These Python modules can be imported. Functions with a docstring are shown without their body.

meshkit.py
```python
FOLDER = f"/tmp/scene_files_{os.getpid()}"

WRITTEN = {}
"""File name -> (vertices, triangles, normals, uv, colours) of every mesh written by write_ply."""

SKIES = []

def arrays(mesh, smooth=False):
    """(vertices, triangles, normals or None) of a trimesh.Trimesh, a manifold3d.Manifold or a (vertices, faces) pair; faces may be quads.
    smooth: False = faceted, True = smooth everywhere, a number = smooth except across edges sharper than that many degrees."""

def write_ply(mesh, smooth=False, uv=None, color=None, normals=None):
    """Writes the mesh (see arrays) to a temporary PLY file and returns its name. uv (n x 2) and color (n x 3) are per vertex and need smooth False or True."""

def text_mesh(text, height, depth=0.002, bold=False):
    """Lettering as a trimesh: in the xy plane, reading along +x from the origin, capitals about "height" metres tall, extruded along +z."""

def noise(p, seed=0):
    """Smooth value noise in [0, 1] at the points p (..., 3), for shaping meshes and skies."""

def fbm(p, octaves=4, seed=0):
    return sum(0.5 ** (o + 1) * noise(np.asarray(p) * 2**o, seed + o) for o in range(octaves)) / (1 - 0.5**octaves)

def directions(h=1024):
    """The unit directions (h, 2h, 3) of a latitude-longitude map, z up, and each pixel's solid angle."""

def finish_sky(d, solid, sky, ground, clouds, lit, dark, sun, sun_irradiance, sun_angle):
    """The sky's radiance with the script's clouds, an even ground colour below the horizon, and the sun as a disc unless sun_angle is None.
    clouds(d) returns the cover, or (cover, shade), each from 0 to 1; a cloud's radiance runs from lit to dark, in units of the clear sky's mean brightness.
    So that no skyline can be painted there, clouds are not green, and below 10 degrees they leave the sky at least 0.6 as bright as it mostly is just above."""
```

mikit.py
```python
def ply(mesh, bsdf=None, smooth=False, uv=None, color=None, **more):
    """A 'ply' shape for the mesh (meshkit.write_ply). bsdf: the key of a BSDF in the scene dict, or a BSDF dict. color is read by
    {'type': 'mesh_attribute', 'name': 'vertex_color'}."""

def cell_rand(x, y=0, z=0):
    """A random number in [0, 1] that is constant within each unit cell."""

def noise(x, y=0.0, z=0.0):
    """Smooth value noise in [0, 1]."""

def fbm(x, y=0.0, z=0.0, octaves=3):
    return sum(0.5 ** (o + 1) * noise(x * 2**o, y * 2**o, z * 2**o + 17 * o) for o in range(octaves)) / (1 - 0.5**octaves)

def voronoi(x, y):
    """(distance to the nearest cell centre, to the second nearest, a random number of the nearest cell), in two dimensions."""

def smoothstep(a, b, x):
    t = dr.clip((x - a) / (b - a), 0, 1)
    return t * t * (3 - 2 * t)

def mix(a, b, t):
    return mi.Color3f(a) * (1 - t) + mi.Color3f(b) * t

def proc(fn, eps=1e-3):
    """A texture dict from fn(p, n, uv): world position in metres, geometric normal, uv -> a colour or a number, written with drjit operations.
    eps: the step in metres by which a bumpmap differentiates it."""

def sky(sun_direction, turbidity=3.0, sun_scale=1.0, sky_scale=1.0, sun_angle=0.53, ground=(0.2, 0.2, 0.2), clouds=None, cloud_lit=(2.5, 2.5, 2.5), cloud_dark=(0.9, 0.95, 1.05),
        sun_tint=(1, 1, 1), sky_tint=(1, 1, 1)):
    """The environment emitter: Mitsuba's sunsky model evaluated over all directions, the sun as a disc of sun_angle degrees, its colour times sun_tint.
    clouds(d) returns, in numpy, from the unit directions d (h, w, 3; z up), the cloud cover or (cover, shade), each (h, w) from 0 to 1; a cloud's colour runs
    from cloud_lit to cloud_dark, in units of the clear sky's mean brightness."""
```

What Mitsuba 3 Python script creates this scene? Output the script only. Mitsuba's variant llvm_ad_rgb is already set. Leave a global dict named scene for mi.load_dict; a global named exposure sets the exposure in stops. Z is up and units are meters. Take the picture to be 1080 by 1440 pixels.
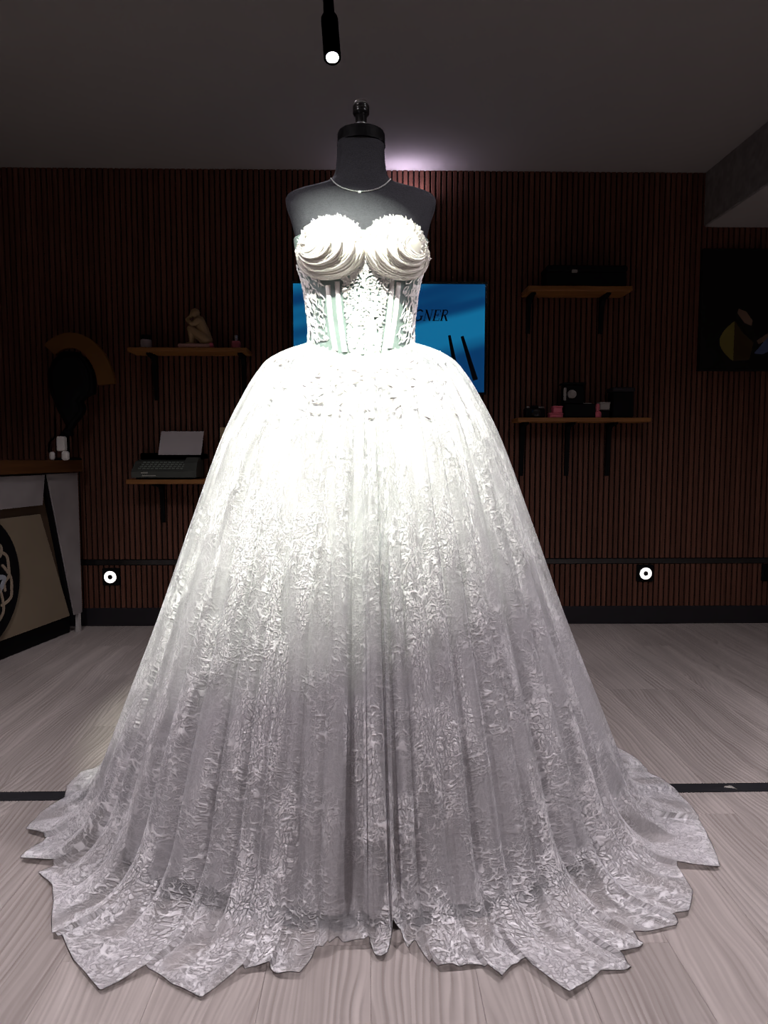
import math, random
import numpy as np, trimesh, mitsuba as mi, drjit as dr, mikit, meshkit
import manifold3d as m3
from shapely.geometry import Polygon, LineString, Point
from shapely.ops import unary_union
from shapely.geometry.polygon import orient as shp_orient
from scipy.interpolate import PchipInterpolator
from scipy.ndimage import gaussian_filter1d
from mikit import noise, fbm, cell_rand, smoothstep, mix, proc

T = mi.ScalarTransform4f
scene, labels = {'type': 'scene'}, {}
rng = random.Random(7); nrs = np.random.RandomState(7)

# ---------------------------------------------------------------- camera, lights, exposure
exposure = 0.0
PITCH, YAW, CAM_H = math.radians(4.57), 0.0195, 0.93
scene['camera'] = {'type': 'perspective', 'fov': 2 * math.degrees(math.atan(0.54)), 'fov_axis': 'x', 'near_clip': 0.05, 'far_clip': 50,
    'to_world': T().look_at(origin=[0, 0, CAM_H], target=[math.sin(YAW) * math.cos(PITCH), math.cos(YAW) * math.cos(PITCH), CAM_H - math.sin(PITCH)], up=[0, 0, 1])}
CEIL, WALL_Y = 2.42, 3.86
# narrow spotlight on the gown (its track head is built below)
KEY_POS, KEY_AIM = np.array([-0.12, 0.98, 2.22]), np.array([-0.105, 1.695, 1.10])
scene['gown_spot'] = {'type': 'spot', 'to_world': T().look_at(origin=KEY_POS.tolist(), target=KEY_AIM.tolist(), up=[1, 0, 0]),
    'cutoff_angle': 19.4, 'beam_width': 14.0, 'intensity': {'type': 'rgb', 'value': [21.5, 23.0, 19.0]}}
DOWNLIGHTS = [(-1.05, 1.02), (1.12, 1.18)]     # round ceiling lamps in front of the gown
DOWN_RADIANCE = [1760.0, 1625.0, 1680.0]
TRACK_RADIANCE = [400.0, 385.0, 420.0]                         # the small lamp head seen above the gown
SCREEN_GAIN = 1.0

# ---------------------------------------------------------------- helpers
def ref(k): return {'type': 'ref', 'id': k}
def add(key, mesh, mat, smooth=30, **kw):
    scene[key] = mikit.ply(mesh, mat, smooth=smooth, **kw); return key
def lab(key, label, cat=None, group=None, kind=None):
    d = {}
    if label: d['label'] = label
    if cat: d['category'] = cat
    if group: d['group'] = group
    if kind: d['kind'] = kind
    labels[key] = d
def box(x0, x1, y0, y1, z0, z1):
    b = trimesh.creation.box([x1 - x0, y1 - y0, z1 - z0]); b.apply_translation([(x0 + x1) / 2, (y0 + y1) / 2, (z0 + z1) / 2]); return b
def bbox(x0, x1, y0, y1, z0, z1, r=0.003):
    """box with chamfered edges"""
    pts = []
    for sx, X in ((1, x0), (-1, x1)):
        for sy, Y in ((1, y0), (-1, y1)):
            for sz, Z in ((1, z0), (-1, z1)):
                pts += [[X + sx * r, Y + sy * r, Z], [X + sx * r, Y, Z + sz * r], [X, Y + sy * r, Z + sz * r]]
    return trimesh.convex.convex_hull(np.array(pts))
def cat(ms): return trimesh.util.concatenate(ms)
def lathe(prof, n=40, c=(0, 0, 0)):
    m = trimesh.creation.revolve(np.array(prof, float), sections=n); m.apply_translation(c); return m
def tube(pts, r, n=8, closed=False, caps=True):
    p = np.asarray(pts, float); N = len(p); r = np.broadcast_to(r, (N,))
    t = np.roll(p, -1, 0) - np.roll(p, 1, 0) if closed else np.gradient(p, axis=0)
    t /= np.linalg.norm(t, axis=1, keepdims=True) + 1e-12
    a = np.cross(t, np.where(np.abs(t[:, 2:]) < 0.9, [0, 0, 1.0], [1.0, 0, 0])); a /= np.linalg.norm(a, axis=1, keepdims=True) + 1e-12
    b = np.cross(t, a); g = np.arange(n) * 2 * np.pi / n
    v = p[:, None] + r[:, None, None] * (np.cos(g)[None, :, None] * a[:, None] + np.sin(g)[None, :, None] * b[:, None])
    M = N if closed else N - 1
    i, j = np.meshgrid(np.arange(M), np.arange(n), indexing='ij'); i2 = (i + 1) % N; j2 = (j + 1) % n
    q = np.stack([i * n + j, i * n + j2, i2 * n + j2, i2 * n + j], -1).reshape(-1, 4)
    f = np.vstack([q[:, [0, 2, 1]], q[:, [0, 3, 2]]]); v = v.reshape(-1, 3)
    if caps and not closed:
        k = len(v); v = np.vstack([v, p[:1], p[-1:]]); jj = np.arange(n)
        f = np.vstack([f, np.stack([jj * 0 + k, jj, (jj + 1) % n], 1), np.stack([jj * 0 + k + 1, (N - 1) * n + (jj + 1) % n, (N - 1) * n + jj], 1)])
    return trimesh.Trimesh(v, f, process=False)
def extr(poly, d):
    gs = getattr(poly, 'geoms', [poly])
    return cat([trimesh.creation.extrude_polygon(g, d, engine='earcut') for g in gs if g.area > 0])
def on_wall(m, x, y, z):
    """an xy-plane extrusion stood upright: its x -> x, its y -> z, its depth toward the viewer (-y)"""
    m = m.copy(); v = m.vertices; m.vertices = np.stack([v[:, 0] + x, y - v[:, 2], v[:, 1] + z], 1); return m
def grid_faces(R, C, wrap=False):
    i, j = np.meshgrid(np.arange(R - 1), np.arange(C if wrap else C - 1), indexing='ij'); j2 = (j + 1) % C
    q = np.stack([i * C + j, i * C + j2, (i + 1) * C + j2, (i + 1) * C + j], -1).reshape(-1, 4)
    return np.vstack([q[:, [0, 1, 2]], q[:, [0, 2, 3]]])
def hulls(bones, edge=0.004, it=8):
    """smooth body from bones ((p, r), (q, s))"""
    tot = m3.Manifold()
    for (p, r), (q, s) in bones:
        a = m3.Manifold.sphere(r, 20).translate(tuple(map(float, p))); b = m3.Manifold.sphere(s, 20).translate(tuple(map(float, q)))
        tot = tot + m3.Manifold.batch_hull([a, b])
    m = tot.refine_to_length(edge).to_mesh(); t = trimesh.Trimesh(m.vert_properties[:, :3], m.tri_verts)
    trimesh.smoothing.filter_taubin(t, iterations=it); return t

# ---------------------------------------------------------------- materials
def mat(key, color, rough=0.6, spec=0.5, metallic=0.0, two=False, **kw):
    c = color if isinstance(color, dict) else {'type': 'rgb', 'value': list(color)}
    b = {'type': 'principled', 'base_color': c, 'roughness': rough, 'metallic': metallic, **kw}
    if not metallic: b['specular'] = spec
    scene[key] = {'type': 'twosided', 'bsdf': b} if two else b
PW, PL = 0.19, 1.29
def plank_color(p, n, uv):
    i = dr.floor(p.x / PW); off = cell_rand(i, 5) * PL; j = dr.floor((p.y + off) / PL)
    a, b, c = cell_rand(i, j, 1), cell_rand(i, j, 2), cell_rand(i, j, 3)
    lx = p.x - (i + 0.5) * PW; ly = p.y + a * 40
    warp = 0.045 * (noise(ly * 2.2, b * 50 + lx * 5) - 0.5) + 0.012 * (noise(ly * 9, lx * 14 + a * 30) - 0.5)
    x = dr.abs(lx + warp + 0.05 * (b - 0.5)) + 0.012
    big = fbm(lx * 9 + a * 30, ly * 0.9, b * 20, 2)
    f = 4.6 * dr.power(x / 0.06, 0.9) + (c - 0.5) * 5.5 * ly + 4.5 * (noise(ly * 1.5, b * 90) - 0.5) + 5.0 * (big - 0.5) + 0.9 * fbm(lx * 34, ly * 3, a * 9)
    w = f - dr.floor(f)
    band = smoothstep(0.0, 0.70, w) * (1 - smoothstep(0.82, 1.0, w))
    hard = 0.25 + 0.75 * smoothstep(0.25, 0.75, noise(lx * 22 + b * 9, ly * 0.8 + 5))
    fine = noise((lx + warp) * 230, ly * 5)
    broad = noise(f * 0.30, a * 60)
    t = 0.5 + 0.42 * (band - 0.5) * hard + 0.34 * (broad - 0.5) + 0.34 * (fine - 0.5)
    base = mix((0.255, 0.217, 0.205), (0.53, 0.475, 0.455), dr.clip(t, 0, 1))
    return base * (0.94 + 0.12 * c)
mat('m_plank', proc(plank_color), 0.42, 0.35)
def slat_color(p, n, uv):
    i = dr.floor(p.x / 0.029); a = cell_rand(i, 3)
    g = fbm(p.x * 160 + a * 40, p.y * 160, p.z * 3.5 + a * 70)
    return mix((0.070, 0.026, 0.016), (0.195, 0.080, 0.052), g * 0.75 + 0.35 * (a - 0.3))
mat('m_slat', proc(slat_color), 0.5, 0.3)
mat('m_backing', (0.012, 0.008, 0.007), 0.8, 0.2)
mat('m_ceiling', (0.34, 0.315, 0.305), 0.9, 0.1)
def soffit_color(p, n, uv):
    return mix((0.15, 0.138, 0.132), (0.25, 0.232, 0.222), fbm(p.y * 34, p.z * 34, 3.0, 4))
mat('m_soffit', proc(soffit_color), 0.6, 0.3)
mat('m_wallpaint', (0.20, 0.17, 0.16), 0.8, 0.2)
mat('m_subfloor', (0.30, 0.26, 0.23), 0.7, 0.2)
mat('m_baseboard', (0.020, 0.018, 0.022), 0.45, 0.3)
mat('m_black', (0.005, 0.005, 0.006), 0.6, 0.1)
mat('m_strip', (0.020, 0.020, 0.024), 0.5, 0.35)
mat('m_gloss', (0.010, 0.010, 0.011), 0.16, 0.6)
mat('m_chrome', (0.62, 0.61, 0.63), 0.18, metallic=1.0)
mat('m_gunmetal', (0.48, 0.48, 0.50), 0.24, metallic=1.0)
mat('m_link', (0.72, 0.71, 0.72), 0.3, 0.9)
mat('m_silver', (0.80, 0.79, 0.80), 0.22, metallic=1.0)
def jersey(p, n, uv):
    return mix((0.0250, 0.0250, 0.0310), (0.0530, 0.0530, 0.0640), fbm(p.x * 420, p.y * 420, p.z * 420, 2))
mat('m_jersey', proc(jersey), 0.8, 0.2, sheen=0.5)
def wood_warm(p, n, uv):
    g = fbm(p.x * 5, p.y * 60, p.z * 70, 3)
    return mix((0.19, 0.075, 0.022), (0.34, 0.15, 0.045), g)
mat('m_shelfwood', proc(wood_warm), 0.4, 0.4)
def wood_dark(p, n, uv):
    g = fbm(p.x * 30, p.y * 4, p.z * 60, 3)
    return mix((0.07, 0.026, 0.008), (0.14, 0.056, 0.018), g)
mat('m_darkwood', proc(wood_dark), 0.5, 0.3)
def stone(p, n, uv):
    return mix((0.26, 0.235, 0.24), (0.38, 0.35, 0.35), fbm(p.y * 9, p.z * 9, 1.0, 4))
mat('m_stone', proc(stone), 0.5, 0.3)
mat('m_beige', (0.25, 0.20, 0.14), 0.6, 0.3)
mat('m_recess', (0.085, 0.055, 0.035), 0.7, 0.2)
mat('m_strand', (0.34, 0.27, 0.20), 0.5, 0.4)
mat('m_bluegrey', (0.34, 0.37, 0.42), 0.5, 0.4)
mat('m_legmetal', (0.55, 0.53, 0.52), 0.4, 0.4)
mat('m_whiteplastic', (0.75, 0.73, 0.70), 0.4, 0.5)
mat('m_paper', (0.62, 0.58, 0.60), 0.8, 0.1)
mat('m_type', (0.070, 0.078, 0.070), 0.45, 0.4)
mat('m_key', (0.20, 0.24, 0.21), 0.45, 0.4)
mat('m_plate', (0.34, 0.34, 0.31), 0.4, 0.4)
mat('m_bronze', (0.36, 0.24, 0.125), 0.5, 0.4)
mat('m_pinkish', (0.46, 0.27, 0.23), 0.5, 0.4)
mat('m_jar', (0.42, 0.36, 0.38), 0.5, 0.4)
mat('m_pink', (0.70, 0.16, 0.22), 0.5, 0.3)
mat('m_pinkglass', (0.62, 0.16, 0.20), 0.2, 0.5)
mat('m_cream', (0.46, 0.34, 0.20), 0.6, 0.3)
mat('m_gold', (0.50, 0.30, 0.12), 0.45, 0.4)
mat('m_greybox', (0.33, 0.31, 0.29), 0.6, 0.3)
mat('m_canvas', (0.008, 0.007, 0.007), 0.7, 0.2)
mat('m_olive', (0.20, 0.17, 0.045), 0.6, 0.2)
mat('m_umber', (0.055, 0.036, 0.014), 0.6, 0.2)
mat('m_artblue', (0.10, 0.14, 0.27), 0.6, 0.2)
mat('m_artsand', (0.20, 0.13, 0.09), 0.6, 0.2)
mat('m_brownband', (0.15, 0.066, 0.016), 0.5, 0.3)
mat('m_ink', (0.004, 0.010, 0.022), 0.6, 0.2)
# cloth
mat('m_satin', (0.80, 0.765, 0.70), 0.5, 0.25, two=True, sheen=0.3)
mat('m_ivory', (0.84, 0.82, 0.80), 0.6, 0.2, two=True)
mat('m_pearl', (0.86, 0.83, 0.77), 0.22, 0.6, clearcoat=0.5, clearcoat_gloss=0.9)
mat('m_crystal', (0.95, 0.95, 0.97), 0.08, 0.9)
scene['m_illusion'] = {'type': 'mask', 'opacity': 0.36, 'bsdf': {'type': 'twosided', 'bsdf': {'type': 'principled', 'base_color': {'type': 'rgb', 'value': [0.52, 0.66, 0.62]}, 'roughness': 0.7, 'specular': 0.2}}}
mat('m_lining', (0.50, 0.485, 0.51), 0.6, 0.2, two=True)
def lace_fields(u, v):
    """(cord, motif, net): raised embroidery lines, where the flowers are, and the fine crinkle of the ground, on the flat cloth; u, v in metres, v from the waist down"""
    wu = noise(u * 38, v * 38); wv = noise(u * 38 + 31.7, v * 38 + 11.3)
    # ground: crinkled threads that run mostly across
    n1 = noise((u + 0.020 * wu) * 66, (v + 0.013 * wv) * 200); n2 = noise((u + 0.015 * wv) * 120 + 7.7, (v + 0.011 * wu) * 250 + 3.1)
    rip = dr.maximum(1 - smoothstep(0.03, 0.15, dr.abs(n1 - 0.5)), 0.7 * (1 - smoothstep(0.03, 0.13, dr.abs(n2 - 0.5))))
    # flowers: clustered petals (cells), each a filled patch with a corded rim
    d1, d2, q = mikit.voronoi((u + 0.018 * wu + 0.004 * n2) * 88, (v + 0.018 * wv + 0.004 * n1) * 96)
    g = d2 - d1
    pet = smoothstep(0.07, 0.22, g) * (0.50 + 0.50 * smoothstep(0.15, 0.5, q)) * (0.60 + 0.40 * rip)
    m = fbm(u * 15.0, v * 7.0 + 3.3, 0.0, 3)
    motif = smoothstep(0.50, 0.60, m + 0.17 * smoothstep(1.22, 1.31, v + 0.05 * wu))
    patch = smoothstep(0.30, 0.62, noise(u * 16 + 9, v * 13))
    cord = dr.maximum(rip * (0.25 + 0.65 * patch), pet * motif)
    return cord, motif
def lace_opacity(p, n, uv):
    c, m = lace_fields(uv.x, uv.y)
    return dr.clip(0.35 + m * 0.08 + c * (0.33 + 0.26 * m), 0, 0.985)
def lace_height(p, n, uv):
    c, m = lace_fields(uv.x, uv.y)
    return c
def lace_color(p, n, uv):
    c, m = lace_fields(uv.x, uv.y)
    return mix((0.62, 0.61, 0.64), (0.95, 0.935, 0.965), dr.clip(c, 0, 1))
scene['m_lace'] = {'type': 'mask', 'opacity': proc(lace_opacity), 'bsdf': {'type': 'twosided', 'bsdf': {'type': 'bumpmap', 'arbitrary': proc(lace_height, eps=6e-4), 'scale': 0.0042,
    'bsdf': {'type': 'principled', 'base_color': proc(lace_color), 'roughness': 0.65, 'specular': 0.25}}}}
mat('m_hem', (0.74, 0.71, 0.71), 0.7, 0.2)

# ---------------------------------------------------------------- the setting
add('floor', box(-3.2, 3.6, -2.6, WALL_Y + 0.2, -0.10, -0.012), 'm_subfloor', False); lab('floor', 'pale greige wood floor of long planks with broad grain', kind='structure')
k = 0
STRIP_Y = lambda x: 1.899 + 0.0065 * x
for i in range(-13, 14):
    r = None
    ci = int(i) + 1000000
    off = float(np.array(cell_rand(float(i), 5.0))[0]) * PL
    j0 = math.floor((0.35 + off) / PL)
    for j in range(j0, j0 + 5):
        ya, yb = max(j * PL - off, 0.30), min((j + 1) * PL - off, WALL_Y - 0.012)
        if yb - ya < 0.02: continue
        g = 0.00015
        m = trimesh.convex.convex_hull(np.array([[X, Y, Z] for X, Y, Z in
            [(x, y, z) for x in (i * PW + g, (i + 1) * PW - g) for y in (ya + g, yb - g) for z in (-0.012, -0.0006)] +
            [(x, y, 0.0) for x in (i * PW + g + 0.0004, (i + 1) * PW - g - 0.0004) for y in (ya + g + 0.0004, yb - g - 0.0004)]]))
        add('floor__plank' + (f'_{k:03d}' if k else ''), m, 'm_plank', False); k += 1
def strip_mesh():
    prof = [(-0.024, 0.0005), (-0.022, 0.004), (-0.014, 0.0055), (0.014, 0.0055), (0.022, 0.004), (0.024, 0.0005)]
    v = np.array([[x, STRIP_Y(x) + a, b] for x in (-2.5, 2.6) for a, b in prof]); n = len(prof)
    return trimesh.convex.convex_hull(v)
add('floor_strip', strip_mesh(), 'm_strip', 30); lab('floor_strip', 'black flat transition strip running across the floor under the gown train', 'floor strip')
chip = trimesh.convex.convex_hull(np.array([[0.985, 1.897, 0.0052], [1.012, 1.912, 0.0052], [1.018, 1.889, 0.0052], [0.99, 1.904, 0.0064], [1.012, 1.902, 0.0064]]))
add('floor_strip__tape_scrap', chip, 'm_greybox', False); lab('floor_strip__tape_scrap', 'small grey worn scrap on the strip')

add('ceiling', box(-3.2, 3.6, -2.6, WALL_Y + 0.2, CEIL, CEIL + 0.1), 'm_ceiling', False); lab('ceiling', 'plain dark grey painted ceiling', kind='structure')
sv = np.array([[1.785, WALL_Y, CEIL], [1.785, WALL_Y, 2.14], [1.83, -2.6, 2.14], [1.83, -2.6, CEIL], [3.6, WALL_Y, CEIL], [3.6, WALL_Y, 2.14], [3.6, -2.6, 2.14], [3.6, -2.6, CEIL]])
add('ceiling_soffit', trimesh.convex.convex_hull(sv), 'm_ceiling', False); lab('ceiling_soffit', 'dropped ceiling box on the right with a pale underside', kind='structure')
sf = np.array([[1.783, WALL_Y - .002, CEIL - .002], [1.783, WALL_Y - .002, 2.146], [1.828, -2.5, 2.146], [1.828, -2.5, CEIL - .002]])
add('ceiling_soffit__face_panel', trimesh.convex.convex_hull(np.vstack([sf, sf + [-0.006, 0, 0]])), 'm_soffit', False); lab('ceiling_soffit__face_panel', 'stone patterned side of the dropped ceiling box')
add('wall_back', box(-3.2, 3.6, WALL_Y + 0.012, WALL_Y + 0.2, 0, CEIL), 'm_backing', False); lab('wall_back', 'back wall of narrow dark reddish brown vertical wood slats', kind='structure')
add('wall_left', box(-3.3, -3.2, -2.6, WALL_Y + 0.2, 0, CEIL), 'm_wallpaint', False); lab('wall_left', 'dark plain wall on the left', kind='structure')
add('wall_right', box(3.6, 3.7, -2.6, WALL_Y + 0.2, 0, CEIL), 'm_wallpaint', False); lab('wall_right', 'dark plain wall on the right', kind='structure')
add('wall_front', box(-3.2, 3.6, -2.7, -2.6, 0, CEIL), 'm_wallpaint', False); lab('wall_front', 'dark plain wall behind the viewer', kind='structure')
SP = 0.029
def slat(z0, z1):
    w, d, c = 0.0105, 0.014, 0.002
    pr = [(-w, 0), (-w, -d + c), (-w + c, -d), (w - c, -d), (w, -d + c), (w, 0)]
    v = np.array([[a, b, z] for z in (z0, z1) for a, b in pr]); n = 6
    f = [[i, (i + 1) % n, n + (i + 1) % n] for i in range(n)] + [[i, n + (i + 1) % n, n + i] for i in range(n)] + [[0, i + 1, i] for i in range(1, n - 1)] + [[n, n + i, n + i + 1] for i in range(1, n - 1)]
    m = trimesh.Trimesh(v, f, process=False); m.fix_normals(); return m
long_slat = mikit.ply(slat(0.366, CEIL - 0.001), 'm_slat'); short_slat = mikit.ply(slat(0.098, 0.332), 'm_slat')
for k, i in enumerate(range(-110, 123)):
    tw = T().translate([(i + 0.5) * SP, WALL_Y + 0.012, 0]); s = f'_{k:03d}' if k else ''
    scene['wall_back__slat' + s] = {**long_slat, 'to_world': tw}
    scene['wall_back__short_slat' + s] = {**short_slat, 'to_world': tw}
add('baseboard_back', bbox(-3.2, 3.59, WALL_Y - 0.010, WALL_Y + 0.012, 0.0, 0.098, 0.002), 'm_baseboard', False); lab('baseboard_back', 'black baseboard along the slatted wall', kind='structure')
add('trim_1', bbox(-3.2, 3.59, WALL_Y - 0.004, WALL_Y + 0.012, 0.333, 0.364, 0.003), 'm_gloss', False); lab('trim_1', 'thin glossy black rail across the lower part of the slatted wall', kind='structure')

# ---------------------------------------------------------------- lit round wall lights
def wall_light(key, x, z, label):
    add(key + '__plate', bbox(x - 0.046, x + 0.046, WALL_Y - 0.014, WALL_Y + 0.010, z - 0.047, z + 0.047, 0.004), 'm_black', False)
    add(key + '__bezel', on_wall(lathe([(0.0, 0), (0.038, 0), (0.038, 0.006), (0.035, 0.008), (0.0, 0.008)], 40), x, WALL_Y - 0.014, z), 'm_gloss', 30)
    scene[key + '__glowing_ring'] = mikit.ply(on_wall(lathe([(0.0125, 0.0085), (0.0335, 0.0085), (0.0335, 0.0095), (0.031, 0.012), (0.015, 0.012), (0.0125, 0.0105), (0.0125, 0.0085)], 48), x, WALL_Y - 0.014, z), 'm_whiteplastic', smooth=30)
    scene[key + '__glowing_ring']['emitter'] = {'type': 'area', 'radiance': {'type': 'rgb', 'value': [1.05, 1.0, 0.97]}}
    labels[key] = {'label': label, 'category': 'wall light'}; labels[key + '__glowing_ring'] = {'label': 'white glowing ring'}
wall_light('wall_light', -1.408, 0.272, 'small round glowing white ring light on a black plate near the counter')
wall_light('wall_light_001', 1.513, 0.282, 'small round glowing white ring light on a black plate at the right of the gown')
add('wall_socket__plate', bbox(2.165, 2.257, WALL_Y - 0.014, WALL_Y + 0.010, 0.235, 0.33, 0.004), 'm_black', False)
add('wall_socket__socket_ring', on_wall(lathe([(0.012, 0), (0.034, 0), (0.034, 0.006), (0.030, 0.008), (0.012, 0.003)], 32), 2.211, WALL_Y - 0.014, 0.282), 'm_black', 30)
lab('wall_socket', 'unlit black wall plate at the right edge of the photo below the rail', 'wall socket')

# ---------------------------------------------------------------- blue screen
SX0, SX1, SZ0, SZ1 = -0.402, 0.607, 1.262, 1.826
SY = WALL_Y - 0.045
fr = Polygon([(SX0 - .012, SZ0 - .012), (SX1 + .012, SZ0 - .012), (SX1 + .012, SZ1 + .012), (SX0 - .012, SZ1 + .012)])
add('wall_screen__body', bbox(SX0 - .010, SX1 + .010, SY + 0.004, WALL_Y + 0.005, SZ0 - .010, SZ1 + .010, 0.004), 'm_black', False)
add('wall_screen__frame', on_wall(extr(fr.difference(Polygon([(SX0, SZ0), (SX1, SZ0), (SX1, SZ1), (SX0, SZ1)])), 0.012), 0, SY + 0.006, 0), 'm_gloss', False)
def screen_rad(p, n, uv):
    x = (p.x - SX0) / (SX1 - SX0); z = (p.z - SZ0) / (SZ1 - SZ0)
    d = z - 0.42 * x
    fold = fbm(d * 3.2 + 0.35 * noise(x * 2.5, z * 2), x * 0.8, 4.0, 3)
    s = smoothstep(0.32, 0.66, fold + 0.25 * dr.exp(-dr.square((d - 0.20) / 0.16)) - 0.03)
    return mix((0.0025, 0.038, 0.125), (0.006, 0.140, 0.300), s) * SCREEN_GAIN
pan = np.array([[SX0, SY, SZ0], [SX1, SY, SZ0], [SX1, SY, SZ1], [SX0, SY, SZ1]])
scene['wall_screen__panel'] = mikit.ply((pan, np.array([[0, 1, 2], [0, 2, 3]])), 'm_black', smooth=False, uv=np.array([[0, 0], [1, 0], [1, 1], [0, 1.0]]))
scene['wall_screen__panel']['emitter'] = {'type': 'area', 'radiance': proc(screen_rad)}
labels['wall_screen'] = {'label': 'lit blue screen with dark lettering on the slatted wall behind the gown', 'category': 'screen'}
def st(pts, w): return LineString(pts).buffer(w / 2, cap_style=2, join_style=2)
def serif(x, y, w=0.30): return Polygon([(x - w / 2, y), (x + w / 2, y), (x + w / 2, y + .05), (x - w / 2, y + .05)])
def arc(cx, cy, rx, ry, a0, a1, n=24): return [(cx + rx * math.cos(math.radians(a)), cy + ry * math.sin(math.radians(a))) for a in np.linspace(a0, a1, n)]
TH, TN = 0.15, 0.055
GL = {
 'D': ([st([(.2, 0), (.2, 1)], TH), serif(.2, 0), serif(.2, .95), st([(.2, .03), (.34, .03)] + arc(.34, .5, .36, .47, -90, 90) + [(.2, .97)], .09)], .78),
 'E': ([st([(.2, 0), (.2, 1)], TH), serif(.2, 0), serif(.2, .95), st([(.2, .97), (.66, .97), (.66, .78)], TN), st([(.2, .52), (.52, .52)], TN), st([(.52, .40), (.52, .64)], TN), st([(.2, .03), (.70, .03), (.70, .24)], TN)], .74),
 'S': ([st(arc(.34, .74, .22, .23, 20, 250) + arc(.34, .27, .24, .24, 80, -160), .11)], .66),
 'I': ([st([(.2, 0), (.2, 1)], TH), serif(.2, 0), serif(.2, .95)], .40),
 'G': ([st(arc(.46, .5, .38, .47, 40, 320), .11), st([(.74, .05), (.74, .42)], TH), serif(.72, .40, .34)], .90),
 'N': ([st([(.18, 0), (.18, 1)], TN), st([(.16, .98), (.74, .02)], TH), st([(.74, 0), (.74, 1)], TN), serif(.18, 0, .26), serif(.74, .95, .26), serif(.14, .95, .2)], .90),
 'R': ([st([(.2, 0), (.2, 1)], TH), serif(.2, 0), serif(.2, .95), st([(.2, .97), (.40, .97)] + arc(.42, .75, .21, .22, 90, -90) + [(.2, .52)], .08), st([(.42, .52), (.72, .02)], TH), serif(.74, 0, .18)], .80)}
x = 0.0; polys = []
for ch in 'DESIGNER':
    g, adv = GL[ch]; u = unary_union(g)
    from shapely import affinity
    polys.append(affinity.affine_transform(u, [1, 0.26, 0, 1, x, 0])); x += adv * 1.02
h = 0.058; tot = x
wpoly = affinity.affine_transform(unary_union(polys), [h * 0.92, 0, 0, h, 0, 0]); xr = wpoly.bounds[2]
add('wall_screen__lettering', on_wall(extr(wpoly, 0.0012), 0.412 - xr, SY - 0.0004, 1.636), 'm_ink', False)
lab('wall_screen__lettering', 'dark slanted serif letters spelling DESIGNER')
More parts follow.
